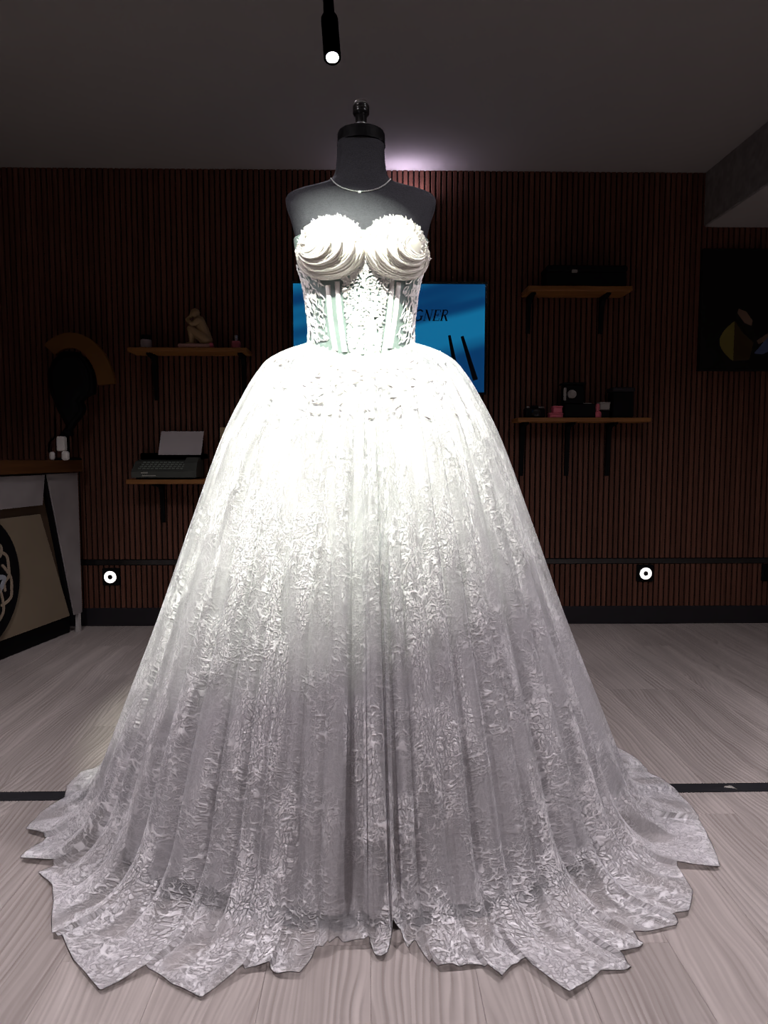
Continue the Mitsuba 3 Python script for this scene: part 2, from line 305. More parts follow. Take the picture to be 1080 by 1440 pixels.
for i, (a, b, w) in enumerate([((0.420, 1.560), (0.452, 1.400), .014), ((0.488, 1.555), (0.560, 1.330), .017)]):
    d = np.array(b) - a; d = d / np.linalg.norm(d); nn = np.array([-d[1], d[0]])
    pg = Polygon([a - nn * w * .35, np.array(a) + nn * w * .35, np.array(b) + nn * w * .7, b - nn * w * .7]).buffer(0.002)
    add('wall_screen__dark_stroke' + (f'_{i:03d}' if i else ''), on_wall(extr(pg, 0.0012), 0, SY - 0.0004, 0), 'm_ink', False)

# ---------------------------------------------------------------- shelves
def shelf(key, x0, x1, ztop, th, depth, brackets, blen, label, wood='m_shelfwood'):
    add(key + '__board', bbox(x0, x1, WALL_Y - depth, WALL_Y - 0.002, ztop - th, ztop, 0.003), wood, False)
    for i, bx in enumerate(brackets):
        L = blen if np.isscalar(blen) else blen[i]
        pr = Polygon([(0, 0), (depth * .8, 0), (depth * .8, -.010), (.05, -.022), (.030, -.05), (.012, -L + .02), (.006, -L), (0, -L)])
        m = extr(pr, 0.022); v = m.vertices.copy(); m.vertices = np.stack([v[:, 2] - 0.011 + bx, WALL_Y - 0.001 - v[:, 0], v[:, 1] + ztop - th], 1); m.fix_normals()
        add(key + '__bracket' + (f'_{i:03d}' if i else ''), m, 'm_black', False)
    lab(key, label, 'shelf')
YS = WALL_Y - 0.20
shelf('wall_shelf', -1.235, -0.628, 1.478, 0.022, 0.165, [-1.138, -0.67], 0.235, 'wooden wall shelf with the seated figurine, white jar and pink bottle')
shelf('wall_shelf_001', -1.250, -0.50, 0.806, 0.024, 0.20, [-1.118, -0.62], 0.215, 'low wooden wall shelf under the typewriter')
shelf('wall_shelf_002', 0.808, 1.345, 1.794, 0.026, 0.165, [0.845, 1.235], 0.19, 'wooden wall shelf at upper right holding a dark case')
shelf('wall_shelf_003', 0.765, 1.462, 1.125, 0.022, 0.165, [0.820, 1.066, 1.290], 0.285, 'wooden wall shelf at the right with cameras and pink boxes')

YI = WALL_Y - 0.10
# jar, figurine, bottle
add('jar__glass', lathe([(0, 0), (.024, 0), (.028, .004), (.028, .042), (.025, .047), (0, .047)], 32, (-1.158, YI, 1.478)), 'm_jar', 30)
add('jar__lid', lathe([(0, .047), (.027, .047), (.027, .066), (.024, .070), (.010, .072), (0, .072)], 32, (-1.158, YI, 1.478)), 'm_black', 30)
lab('jar', 'small pale jar with a black lid at the left end of the upper left shelf', 'jar'); lab('jar__lid', 'black lid')
fx, fz = -0.895, 1.494
J = lambda x, z, y=0.0: np.array([fx + x, YI + y, fz + z])
bones = [((J(.045, .030), .036), (J(.030, .085), .030)), ((J(.030, .085), .030), (J(.012, .125), .030)), ((J(.012, .125, -.02), .019), (J(-.022, .105, -.022), .012)), ((J(.012, .125, .02), .019), (J(-.02, .10, .02), .012)),
         ((J(-.022, .105, -.022), .012), (J(-.046, .132, -.008), .010)), ((J(-.02, .10, .02), .012), (J(-.03, .075, .018), .010)),
         ((J(.002, .150), .014), (J(-.006, .168), .024)), ((J(-.006, .168), .024), (J(-.020, .160), .015)), ((J(-.046, .132, -.008), .010), (J(-.03, .150, -.004), .009)),
         ((J(.045, .030, -.02), .028), (J(-.028, .082, -.024), .018)), ((J(.045, .030, .02), .028), (J(-.020, .075, .024), .018)),
         ((J(-.028, .082, -.024), .017), (J(-.022, .012, -.024), .011)), ((J(-.020, .075, .024), .017), (J(-.010, .012, .024), .011)), ((J(-.022, .010, -.024), .011), (J(-.048, .006, -.024), .008))]
add('figurine__body', hulls(bones, 0.005, 6), 'm_bronze', True)
add('figurine__base', bbox(fx - 0.085, fx + 0.075, YI - 0.055, YI + 0.055, 1.478, 1.500, 0.005), 'm_pinkish', False)
add('figurine__base_end', trimesh.creation.icosphere(2, 0.014).apply_translation([fx + 0.078, YI - 0.03, 1.493]), 'm_pink', True)
lab('figurine', 'tan seated human figurine leaning its head on its hand on a flat base', 'figurine'); lab('figurine__base', 'pinkish flat base'); lab('figurine__base_end', 'small pink knob')
add('perfume_bottle__body', bbox(-.716, -.672, YI - .016, YI + .016, 1.478, 1.520, .005), 'm_pinkglass', False)
add('perfume_bottle__cap', lathe([(0, .042), (.007, .042), (.007, .050), (.010, .052), (.010, .068), (.006, .072), (0, .072)], 20, (-.694, YI, 1.478)), 'm_silver', 30)
lab('perfume_bottle', 'small pink perfume bottle at the right end of the upper left shelf', 'bottle'); lab('perfume_bottle__cap', 'silver cap')

# typewriter
tx0, tx1, tz = -1.222, -0.872, 0.806; ty = WALL_Y - 0.195
def extr_x(poly_yz, x0, x1):
    m = extr(Polygon(poly_yz), x1 - x0); v = m.vertices.copy(); m.vertices = np.stack([v[:, 2] + x0, v[:, 0], v[:, 1]], 1); m.fix_normals(); return m
add('typewriter__body', extr_x([(ty, tz + .010), (ty, tz + .040), (ty + .012, tz + .050), (ty + .075, tz + .092), (ty + .165, tz + .105), (ty + .17, tz + .010)], tx0, tx1 - .03), 'm_type', False)
add('typewriter__side', extr_x([(ty + .002, tz + .010), (ty + .002, tz + .045), (ty + .03, tz + .085), (ty + .07, tz + .112), (ty + .168, tz + .115), (ty + .168, tz + .010)], tx1 - .085, tx1 - .02), 'm_type', False)
for i, (x, y) in enumerate(((tx0 + .03, .02), (tx1 - .05, .02), (tx0 + .03, .15), (tx1 - .05, .15))):
    add('typewriter__foot' + (f'_{i:03d}' if i else ''), lathe([(0, 0), (.012, 0), (.012, .011), (0, .011)], 12, (x, ty + y, tz)), 'm_black', 30)
k = 0
for r_ in range(4):
    for c_ in range(11):
        x = tx0 + .030 + c_ * .0215 + r_ * .004; y = ty + .016 + r_ * .0155; z = tz + .0535 + r_ * .0103
        add('typewriter__key' + (f'_{k:03d}' if k else ''), bbox(x, x + .0155, y, y + .012, z - .004, z + .006, .002), 'm_key', False); k += 1
add('typewriter__roller', tube([[tx0 + .015, ty + .125, tz + .118], [tx1 - .01, ty + .125, tz + .118]], .017, 20), 'm_black', 30)
add('typewriter__roller_knob', tube([[tx1 - .010, ty + .125, tz + .118], [tx1 + .012, ty + .125, tz + .118]], .013, 16), 'm_greybox', 30)
add('typewriter__name_plate', bbox(tx0 + .05, tx0 + .085, ty - .003, ty + .001, tz + .030, tz + .038, .001), 'm_plate', False)
add('typewriter__front_bar', bbox(tx0 + .055, tx0 + .125, ty - .003, ty + .001, tz + .016, tz + .023, .001), 'm_plate', False)
lab('typewriter', 'dark grey green typewriter with a sheet of paper on the low left shelf', 'typewriter')
pg_ = np.array([[x, ty + .108 + .09 * (t * .9) ** 1.0 * .55, tz + .125 + t * .125] for t in np.linspace(0, 1, 9) for x in ((tx0 + .115 - .008 * (1 - t)), (tx0 + .34 - .008 * (1 - t)))])
sv_, sf_ = pg_, []
for i in range(8): a = 2 * i; sf_ += [[a, a + 1, a + 3], [a, a + 3, a + 2]]
scene['m_paper2'] = {'type': 'twosided', 'bsdf': {'type': 'diffuse', 'reflectance': {'type': 'rgb', 'value': [.62, .58, .60]}}}
pv = np.vstack([sv_, sv_ + [0, .0006, 0]]); pf = np.vstack([sf_, np.array(sf_)[:, ::-1] + len(sv_)])
add('sheet_of_paper', (pv, pf), 'm_paper2', False); lab('sheet_of_paper', 'blank white sheet of paper standing in the typewriter', 'paper')
add('picture_frame__frame', on_wall(extr(Polygon([(0, 0), (.16, 0), (.16, .27), (0, .27)]).difference(Polygon([(.02, .02), (.14, .02), (.14, .25), (.02, .25)])), .018), -0.79, WALL_Y - .06, tz), 'm_cream', False)
add('picture_frame__picture', box(-0.772, -0.648, WALL_Y - .066, WALL_Y - .058, tz + .015, tz + .256), 'm_gold', False)
lab('picture_frame', 'cream framed picture standing beside the typewriter, half hidden by the gown', 'picture frame'); lab('picture_frame__picture', 'tan picture')

# right shelf things
sz = 1.125
def camera_thing(key, x0, x1, ztop, label, knobs):
    add(key + '__body', bbox(x0, x1, YI - .025, YI + .025, sz, ztop, .006), 'm_black', False)
    cx = (x0 + x1) / 2
    add(key + '__lens', on_wall(lathe([(0, 0), (.024, 0), (.024, .020), (.020, .026), (.016, .022), (0, .018)], 28), cx, YI - .024, sz + (ztop - sz) * .48), 'm_gloss', 30)
    add(key + '__viewfinder', bbox(cx - .018, cx + .018, YI - .02, YI + .02, ztop - .002, ztop + .014, .004), 'm_black', False)
    for i, kx in enumerate(knobs):
        add(key + '__knob' + (f'_{i:03d}' if i else ''), lathe([(0, 0), (.010, 0), (.010, .008), (.008, .010), (0, .010)], 18, (x0 + kx, YI - .006, ztop - .0005)), 'm_silver', 30)
    lab(key, label, 'camera')
camera_thing('camera_compact', .812, .918, 1.176, 'small black camera with silver knobs at the left end of the right shelf', (.018, .078, .094))
labels['camera_compact']['label'] = 'small black camera with silver knobs at the left end of the lower right shelf'
for i, (x0, x1, z0, z1, n_) in enumerate([(.940, 1.010, sz, sz + .026, 'wide pink box lying on the lower right shelf under a smaller pink box'), (.958, 1.006, sz + .026, sz + .062, 'smaller pink box on top of the wide pink box')]):
    key = 'pink_box' + (f'_{i:03d}' if i else '')
    add(key + '__box', bbox(x0, x1, YI - .03, YI + .02, z0, z1 - .008, .003), 'm_pink', False)
    add(key + '__lid', bbox(x0 - .002, x1 + .002, YI - .032, YI + .022, z1 - .0085, z1, .002), 'm_pink', False)
    lab(key, n_, 'box')
oc0, oc1 = 1.012, 1.176
add('bellows_camera__bed', bbox(oc0 + .003, oc1, YI - .045, YI + .04, sz, sz + .072, .005), 'm_black', False)
add('bellows_camera__head', bbox(oc0 + .002, oc0 + .106, YI - .03, YI + .04, sz + .0715, sz + .172, .005), 'm_black', False)
add('bellows_camera__hood', bbox(oc0 - .008, oc0 + .114, YI - .045, YI + .04, sz + .1715, sz + .182, .003), 'm_black', False)
add('bellows_camera__side_plate', bbox(oc0 - .002, oc0 + .012, YI - .034, YI - .0295, sz + .09, sz + .155, .002), 'm_greybox', False)
add('bellows_camera__lens', on_wall(lathe([(0, 0), (.022, 0), (.022, .018), (.018, .024), (.012, .018), (0, .016)], 28), oc0 + .040, YI - .029, sz + .122), 'm_greybox', 30)
add('bellows_camera__rail', bbox(oc0 + .105, oc0 + .15, YI - .02, YI + .02, sz + .0715, sz + .0785, .002), 'm_greybox', False)
lab('bellows_camera', 'tall old black camera with a grey lens in the middle of the lower right shelf', 'camera')
add('nail_polish_bottle__body', lathe([(0, 0), (.014, 0), (.017, .004), (.017, .028), (.010, .034), (0, .034)], 24, (1.193, YI - .03, sz)), 'm_pink', 30)
add('nail_polish_bottle__cap', lathe([(0, .034), (.009, .034), (.012, .045), (.011, .068), (.007, .073), (0, .073)], 20, (1.190, YI - .03, sz)), 'm_pinkglass', 30)
lab('nail_polish_bottle', 'little pink bottle between the old camera and the grey box', 'bottle')
add('black_tin__body', bbox(1.208, 1.255, YI - .03, YI + .03, sz, sz + .036, .004), 'm_black', False)
add('black_tin__lid', bbox(1.206, 1.257, YI - .032, YI + .032, sz + .0355, sz + .041, .002), 'm_gloss', False)
lab('black_tin', 'low black tin under the little grey box on the lower right shelf', 'tin')
add('grey_box__body', bbox(1.205, 1.257, YI - .026, YI + .024, sz + .041, sz + .074, .003), 'm_greybox', False)
add('grey_box__lid', bbox(1.203, 1.259, YI - .028, YI + .026, sz + .0735, sz + .082, .002), 'm_greybox', False)
lab('grey_box', 'little grey box sitting on the black tin', 'box')
add('dark_box__body', bbox(1.268, 1.378, YI - .04, YI + .05, sz, sz + .135, .004), 'm_black', False)
add('dark_box__lid', bbox(1.264, 1.382, YI - .044, YI + .054, sz + .1345, sz + .158, .004), 'm_baseboard', False)
lab('dark_box', 'square black lidded box at the right end of the lower right shelf', 'box')
add('storage_case__body', bbox(.905, 1.318, YI - .06, YI + .07, 1.794, 1.866, .006), 'm_black', False)
add('storage_case__lid', bbox(.903, 1.320, YI - .062, YI + .072, 1.8655, 1.898, .008), 'm_black', False)
add('storage_case__latch', bbox(1.03, 1.06, YI - .068, YI - .0615, 1.858, 1.874, .002), 'm_greybox', False)
lab('storage_case', 'long black case on the upper right shelf', 'case')

# dark painting at the right
px0, px1, pz0, pz1 = 1.765, 2.60, 1.382, 2.02
add('wall_painting__canvas', bbox(px0, px1, WALL_Y - .035, WALL_Y - .001, pz0, pz1, .003), 'm_canvas', False)
def art(key, pts, m, i=[0]):
    i[0] += 1; add('wall_painting__' + key, on_wall(extr(Polygon(pts).buffer(.002), .0015 + .0003 * i[0]), 0, WALL_Y - .0345, 0), m, False)
lens = [(1.945 - .075 * math.sin(t) ** .9, 1.435 + .205 * t / math.pi) for t in np.linspace(0.001, math.pi - .001, 20)]
art('olive_shape', lens, 'm_olive')
art('brown_shape', [(1.947, 1.435), (2.03, 1.44), (2.05, 1.53), (1.99, 1.58), (1.947, 1.64)], 'm_umber')
art('sand_shape', [(1.965, 1.705), (2.005, 1.69), (2.04, 1.645), (2.035, 1.62), (2.0, 1.635), (1.96, 1.685)], 'm_artsand')
art('sand_stroke', [(2.07, 1.54), (2.16, 1.60), (2.26, 1.70), (2.27, 1.68), (2.17, 1.565), (2.08, 1.525)], 'm_artsand')
art('blue_shape', [(2.06, 1.475), (2.13, 1.56), (2.22, 1.63), (2.33, 1.68), (2.30, 1.58), (2.19, 1.51), (2.10, 1.47)], 'm_artblue')
lab('wall_painting', 'dark abstract painting with olive leaf and blue shapes below the dropped ceiling box', 'painting')

# ---------------------------------------------------------------- counter at the left
A = np.array([-1.55, 3.68]); dr_ = np.array([-.19, -.98]); dr_ /= np.linalg.norm(dr_); nn_ = np.array([.98, -.19]); nn_ /= np.linalg.norm(nn_)
def cplane(poly, d0, d1):
    """polygon in (distance along the counter front, height), between depths d0 < d1 measured outward from the front plane"""
    m = extr(poly, d1 - d0); v = m.vertices.copy()
    xy = A + np.outer(v[:, 0], dr_) + np.outer(v[:, 2] + d0, nn_); m.vertices = np.column_stack([xy, v[:, 1]]); m.fix_normals(); return m
P_ = Polygon
add('counter__carcass', cplane(P_([(0.0, .10), (2.2, .10), (2.2, .845), (0.0, .845)]), -.44, -.022), 'm_recess', False)
add('counter__front_panel', cplane(P_([(.015, .10), (2.2, .10), (2.2, .645), (.275, .645), (.22, .645)]), -.022, -.006), 'm_beige', False)
add('counter__stone_band', cplane(P_([(.225, .690), (.200, .835), (2.2, .835), (2.2, .690)]), -.022, .012), 'm_stone', False)
add('counter__end_pier', cplane(P_([(-.070, .10), (-.003, .10), (.178, .838), (-.070, .838)]), -.44, .010), 'm_stone', False)
add('counter__inlay', cplane(P_([(-.003, .10), (.016, .10), (.198, .838), (.178, .838)]), -.02, .002), 'm_black', False)
add('counter__kick_board', cplane(P_([(-.03, 0.0), (2.2, 0.0), (2.2, .10), (-.03, .10)]), -.44, -.04), 'm_black', False)
add('counter__worktop', cplane(P_([(-.075, .845), (2.25, .845), (2.25, .905), (-.075, .905)]).buffer(-.002).buffer(.002), -.46, .035), 'm_darkwood', False)
add('counter__leg', cplane(P_([(-.062, 0), (-.040, 0), (-.040, .10), (-.062, .10)]), -.012, .006), 'm_legmetal', False)
lab('counter', 'reception counter with wooden top, grey stone end and beige front at the left', 'counter')
lab('counter__leg', 'pale metal leg'); lab('counter__inlay', 'slanted black inlay line'); lab('counter__stone_band', 'grey stone band'); lab('counter__end_pier', 'grey stone end panel')
ec = (.71, .385); er = .31
disc = Point(*ec).buffer(er, 48)
add('round_emblem__disc', cplane(disc, -.006, .006), 'm_black', False)
k = 0
def strand(pts, w, m='m_strand'):
    global k
    t = np.linspace(0, 1, len(pts)); s = PchipInterpolator(t, np.array(pts)); q = s(np.linspace(0, 1, 40))
    add('round_emblem__curl' + (f'_{k:03d}' if k else ''), cplane(LineString(q).buffer(w / 2), .006, .0105), m, False); k += 1
def pol(r, a): return (ec[0] + r * math.cos(math.radians(a)), ec[1] + r * math.sin(math.radians(a)))
# the curls lie toward the near end (s smaller = right in the photo)
strand([pol(.24, 100), pol(.225, 125), pol(.235, 146), pol(.20, 152)], .012)
strand([pol(.20, 140), pol(.245, 160), pol(.238, 178), pol(.205, 188), pol(.215, 196)], .013)
strand([pol(.205, 165), pol(.252, 186), pol(.262, 200), pol(.22, 214)], .013)
strand([pol(.18, 196), pol(.238, 216), pol(.24, 232), pol(.18, 238)], .012)
strand([pol(.15, 215), pol(.20, 236), pol(.21, 250), pol(.16, 262)], .012)
strand([pol(.20, 100), pol(.17, 130), pol(.18, 150), pol(.13, 165)], .012)
strand([pol(.16, 178), pol(.205, 182), pol(.17, 200), pol(.10, 215)], .022, 'm_bluegrey')
strand([pol(.12, 130), pol(.06, 170), pol(.10, 220), pol(.04, 260)], .022)
strand([pol(.22, 20), pol(.18, 60), pol(.23, 80), pol(.17, 92)], .013)
strand([pol(.23, -20), pol(.18, 0), pol(.22, 25), pol(.15, 45)], .013)
strand([pol(.22, 280), pol(.17, 300), pol(.23, 320), pol(.15, 335)], .013)
lab('round_emblem', 'round black emblem with pale curling strands on the counter front', 'emblem'); lab('round_emblem__disc', 'black disc')
ctop = .905
add('monitor__display', cplane(P_([(.70, ctop + .10), (1.42, ctop + .10), (1.42, ctop + .52), (.70, ctop + .52)]), -.30, -.265), 'm_black', False)
add('monitor__stand', cplane(P_([(.98, ctop + .012), (1.14, ctop + .012), (1.10, ctop + .12), (1.02, ctop + .12)]), -.315, -.299), 'm_black', False)
add('monitor__foot', cplane(P_([(.92, ctop), (1.20, ctop), (1.20, ctop + .013), (.92, ctop + .013)]), -.40, -.20), 'm_black', False)
lab('monitor', 'black monitor standing on the counter', 'monitor')
# dark sculpted head with a curved brown band
hb = A + dr_ * .04 + nn_ * -.10
hx, hy = -1.520, 3.68
scul = Polygon([(-.06, .11), (-.02, .16), (-.065, .25), (-.095, .33), (-.105, .42), (-.075, .49), (-.02, .535), (.045, .53), (.09, .495), (.118, .44), (.125, .38), (.122, .325), (.075, .305), (.058, .285), (.07, .25), (.062, .225), (.02, .175), (.0, .14), (.0, .11)]).buffer(.008).buffer(-.008)
scul = shp_orient(scul)
cr = m3.CrossSection([np.array(scul.exterior.coords)[:-1].tolist()], m3.FillRule.NonZero)
lay = []
for kz, (off, za, zb) in enumerate([(-.028, -.052, .052), (-.014, -.044, .044), (0, -.026, .026)]):
    c2 = cr.offset(off, m3.JoinType.Round) if off else cr
    lay.append(m3.Manifold.extrude(c2, zb - za).translate((0, 0, za)))
sm = lay[0] + lay[1] + lay[2]; sm = sm.refine_to_length(.014).to_mesh(); st_ = trimesh.Trimesh(sm.vert_properties[:, :3], sm.tri_verts); trimesh.smoothing.filter_taubin(st_, iterations=12)
def place_sc(m):
    v = m.vertices.copy(); m = m.copy(); m.vertices = np.stack([hx + v[:, 0], hy - v[:, 2], ctop + .012 + v[:, 1]], 1); m.fix_normals(); return m
add('head_sculpture__head', place_sc(st_), 'm_black', True)
ba = [(.02 + (.215 - .0) * math.cos(math.radians(a)) * 1.0, .335 + .29 * math.sin(math.radians(a))) for a in np.linspace(8, 128, 30)]
bi = [(.015 + .135 * math.cos(math.radians(a)), .335 + .215 * math.sin(math.radians(a))) for a in np.linspace(124, 8, 30)]
add('head_sculpture__band', place_sc(extr(Polygon(ba + bi), .03)), 'm_brownband', False)
add('head_sculpture__stem', tube([[hx - .03, hy, ctop + .01], [hx - .03, hy, ctop + .15]], .014, 16), 'm_black', 30)
add('head_sculpture__foot', lathe([(0, 0), (.07, 0), (.07, .008), (.06, .013), (0, .014)], 32, (hx - .03, hy, ctop)), 'm_black', 30)
lab('head_sculpture', 'black head sculpture with a curved brown band over its top on the counter end', 'sculpture'); lab('head_sculpture__band', 'curved brown band')
wx, wy = -1.548, 3.58
add('charger__block', bbox(wx - .004, wx + .036, wy - .02, wy + .02, ctop + .045, ctop + .118, .006), 'm_whiteplastic', False)
add('charger__plug', bbox(wx + .016, wx + .05, wy - .015, wy + .015, ctop, ctop + .046, .008), 'm_whiteplastic', False)
cp = PchipInterpolator(np.linspace(0, 1, 8), np.array([[wx - .004, wy - .02, ctop + .21], [wx - .004, wy - .022, ctop + .16], [wx - .006, wy - .022, ctop + .12], [wx - .036, wy - .02, ctop + .085], [wx - .040, wy - .02, ctop + .05], [wx - .030, wy - .02, ctop + .03], [wx - .016, wy - .02, ctop + .03], [wx - .020, wy - .02, ctop + .006]]))(np.linspace(0, 1, 60))
add('charger__cable', tube(cp, .0045, 8), 'm_whiteplastic', True)
add('charger__connector', bbox(wx - .036, wx - .012, wy - .032, wy - .008, ctop, ctop + .042, .007), 'm_whiteplastic', False)
lab('charger', 'small white charger with a looped cable on the counter end', 'charger')

# ---------------------------------------------------------------- ceiling lamps
def track_head(key, lens, aim, label, stem_to, emit=None, rl=0.019, L=0.165):
    lens, aim = np.array(lens, float), np.array(aim, float); d = aim / np.linalg.norm(aim)
    a = np.cross(d, [0, 1, 0]); a /= np.linalg.norm(a); b = np.cross(d, a)
    M = np.eye(4); M[:3, 0], M[:3, 1], M[:3, 2], M[:3, 3] = a, b, d, lens
    def tf(m): m = m.copy(); m.apply_transform(M); return m
    R = rl + .007
    add(key + '__housing', tf(lathe([(rl + .001, -.004), (rl + .003, .004), (R, .004), (R, -.01), (R, -L + .010), (R - .010, -L), (0, -L), (0, -L + .002), (R - .012, -L + .012), (rl + .001, -.03), (rl + .001, -.004)], 40)), 'm_gloss', 30)
    if emit is not None:
        dsc = trimesh.creation.revolve(np.array([(0, .0035), (rl, .0035)]), sections=32); dsc = tf(dsc)
        nrm = dsc.face_normals.mean(0)
        if nrm @ d < 0: dsc.invert()
        scene[key + '__lens'] = mikit.ply(dsc, 'm_whiteplastic', smooth=False); scene[key + '__lens']['emitter'] = {'type': 'area', 'radiance': {'type': 'rgb', 'value': list(emit)}}
    else:
        add(key + '__lens', tf(lathe([(0, -.016), (rl, -.016), (rl, -.012), (rl * .5, -.008), (0, -.007)], 32)), 'm_whiteplastic', 30)
    top = lens - d * L
    add(key + '__joint', cat([trimesh.creation.icosphere(2, .011).apply_translation(top - d * .006), tube([top - d * .006 + [-.014, 0, 0], top - d * .006 + [.014, 0, 0]], .005, 14)]), 'm_gloss', 30)
    up = np.array([top[0] - d[0] * .012 + 0, top[1] - d[1] * .012, top[2] - d[2] * .012])
    add(key + '__stem', tube([up + [0, 0, .002], [up[0] - .004, up[1], stem_to]], .0165, 20), 'm_gloss', 30)
    add(key + '__screw', trimesh.creation.icosphere(3, .0065).apply_translation(up + np.array([0, -.0175, .048])), 'm_chrome', True)
    labels[key] = {'label': label, 'category': 'spotlight'}; labels[key + '__lens'] = {'label': 'bright lens'}
add('lamp_track', bbox(-2.4, 1.7, 2.255, 2.295, 2.378, CEIL + .001, .003), 'm_gloss', False); lab('lamp_track', 'black lamp track on the ceiling carrying the small spotlight', 'track')
track_head('track_spotlight', (-0.112, 2.250, 2.128), (0.08, -.42, -1.0), 'small black cylinder spotlight with a bright lens hanging from the ceiling above the gown', 2.385, TRACK_RADIANCE)
dk = (KEY_AIM - KEY_POS) / np.linalg.norm(KEY_AIM - KEY_POS)
track_head('track_spotlight_001', KEY_POS - dk * 0.006, dk, 'black spotlight in front of the gown above the viewer', CEIL - .03, None)
add('lamp_track_001', bbox(-0.8, 0.6, 0.87, 0.91, CEIL - .042, CEIL + .001, .003), 'm_gloss', False); lab('lamp_track_001', 'black lamp track on the ceiling above the viewer', 'track')
for i, (x, y) in enumerate(DOWNLIGHTS):
    key = 'downlight' + (f'_{i:03d}' if i else '')
    add(key + '__ring', lathe([(.050, -.001), (.056, -.040), (.061, -.040), (.063, -.036), (.063, .001), (.050, -.001)], 40, (x, y, CEIL)), 'm_black', 30)
    dsc = trimesh.creation.revolve(np.array([(0, 0), (.046, 0)]), sections=32); dsc.apply_translation([x, y, CEIL - .004])
    if dsc.face_normals[0][2] > 0: dsc.invert()
    scene[key + '__lens'] = mikit.ply(dsc, 'm_whiteplastic', smooth=False); scene[key + '__lens']['emitter'] = {'type': 'area', 'radiance': {'type': 'rgb', 'value': DOWN_RADIANCE}}
    labels[key] = {'label': ['round ceiling lamp in front of the gown on the left', 'round ceiling lamp in front of the gown on the right'][i], 'category': 'ceiling lamp', 'group': 'round ceiling lamps'}
# small lamp on the slat wall, behind the shoulder of the form, that throws its light up on the ceiling
ux, uz = 0.185, 2.262
add('wall_uplight__body', cat([bbox(ux - .10, ux + .10, WALL_Y - .075, WALL_Y - .012, uz - .03, uz, .004)]), 'm_black', False)
sc_ = np.array([[ux - .09, WALL_Y - .068, uz + .001], [ux + .09, WALL_Y - .068, uz + .001], [ux + .09, WALL_Y - .03, uz + .001], [ux - .09, WALL_Y - .03, uz + .001]])
scene['wall_uplight__lens'] = mikit.ply((sc_, np.array([[0, 1, 2], [0, 2, 3]])), 'm_whiteplastic', smooth=False); scene['wall_uplight__lens']['emitter'] = {'type': 'area', 'radiance': {'type': 'rgb', 'value': [34.0, 29.0, 40.0]}}
lab('wall_uplight', 'small wall lamp behind the shoulder of the dress form lighting the ceiling', 'wall lamp')

# ---------------------------------------------------------------- dress form
XC, YC = -0.022, 1.85
tz_ = [.95, 1.0, 1.10, 1.20, 1.25, 1.30, 1.36, 1.41, 1.48, 1.52, 1.550, 1.568, 1.580, 1.590, 1.598, 1.606, 1.616, 1.64, 1.704]
ta_ = [.17, .165, .15, .130, .128, .133, .142, .156, .167, .177, .187, .189, .182, .158, .120, .092, .074, .0635, .0590]
tf_ = [.12, .115, .105, .095, .092, .095, .105, .116, .112, .095, .080, .070, .064, .061, .060, .060, .060, .0575, .0560]
tb_ = [.14, .135, .12, .096, .092, .092, .098, .104, .108, .104, .096, .087, .080, .074, .070, .067, .064, .060, .0570]
fa, ff, fb = (PchipInterpolator(tz_, q) for q in (ta_, tf_, tb_))
def torso_pt(phi, z, off=0.0):
    """phi = 0 faces the viewer, positive to the right"""
    a, f, b = fa(z) + off, ff(z) + off, fb(z) + off
    e = 2 / 2.35
    s, c = np.sin(phi), np.cos(phi)
    x = a * np.sign(s) * np.abs(s) ** e; y = np.where(c > 0, f, b) * np.sign(c) * np.abs(c) ** e
    return np.stack([XC + x, YC - y, z + 0 * phi], -1)
def front_y(x, z, off=0.0):
    a, f = fa(z) + off, ff(z) + off
    t = np.clip(np.abs((x - XC) / a), 0, .985)
    return YC - f * (1 - t ** 2.35) ** (1 / 2.35)
zz = np.unique(np.concatenate([np.linspace(.95, 1.54, 60), np.linspace(1.54, 1.62, 50), np.linspace(1.62, 1.704, 20)])); ph = np.linspace(0, 2 * np.pi, 160, endpoint=False)
PH, ZZ = np.meshgrid(ph, zz); tv = torso_pt(PH, ZZ).reshape(-1, 3)
tfc = grid_faces(len(zz), len(ph), True)
tv = np.vstack([tv, [[XC, YC, 1.704], [XC, YC, .95]]]); nph = len(ph); jj = np.arange(nph); base = (len(zz) - 1) * nph
tfc = np.vstack([tfc, np.stack([base + jj, base + (jj + 1) % nph, jj * 0 + len(tv) - 2], 1), np.stack([(jj + 1) % nph, jj, jj * 0 + len(tv) - 1], 1)])
tm = trimesh.Trimesh(tv, tfc, process=False)
add('dress_form__torso', tm, 'm_jersey', 40)
C0 = (-.021, YC, 0)
add('dress_form__neck_cap', lathe([(0, 1.700), (.0585, 1.700), (.0600, 1.702), (.0590, 1.728), (.0570, 1.7325), (0, 1.7330)], 64, C0), 'm_black', 40)
add('dress_form__neck_cap__rim', tube([[C0[0] + .0597 * math.cos(t), YC + .0597 * math.sin(t), 1.7015] for t in np.linspace(0, 2 * np.pi, 64, endpoint=False)], .0010, 6, closed=True), 'm_jersey', True)
fin = [(0, 1.732), (.029, 1.732), (.030, 1.735), (.024, 1.738), (.015, 1.744), (.0125, 1.750), (.0155, 1.7515), (.0155, 1.7545), (.0135, 1.756)]
add('dress_form__finial', lathe(fin + [(0, 1.756)], 48, C0), 'm_gunmetal', 25)
kn = [(0, 1.755), (.0135, 1.755), (.0145, 1.771), (.0155, 1.774), (.0195, 1.777), (.0205, 1.780), (.0205, 1.783), (.0190, 1.784), (.0190, 1.7855), (.0205, 1.787), (.0205, 1.790), (.0190, 1.791), (.0190, 1.7925), (.0205, 1.794), (.0205, 1.797), (.0195, 1.7985), (0, 1.7985)]
add('dress_form__finial__knob', lathe(kn, 48, C0), 'm_gloss', 25)
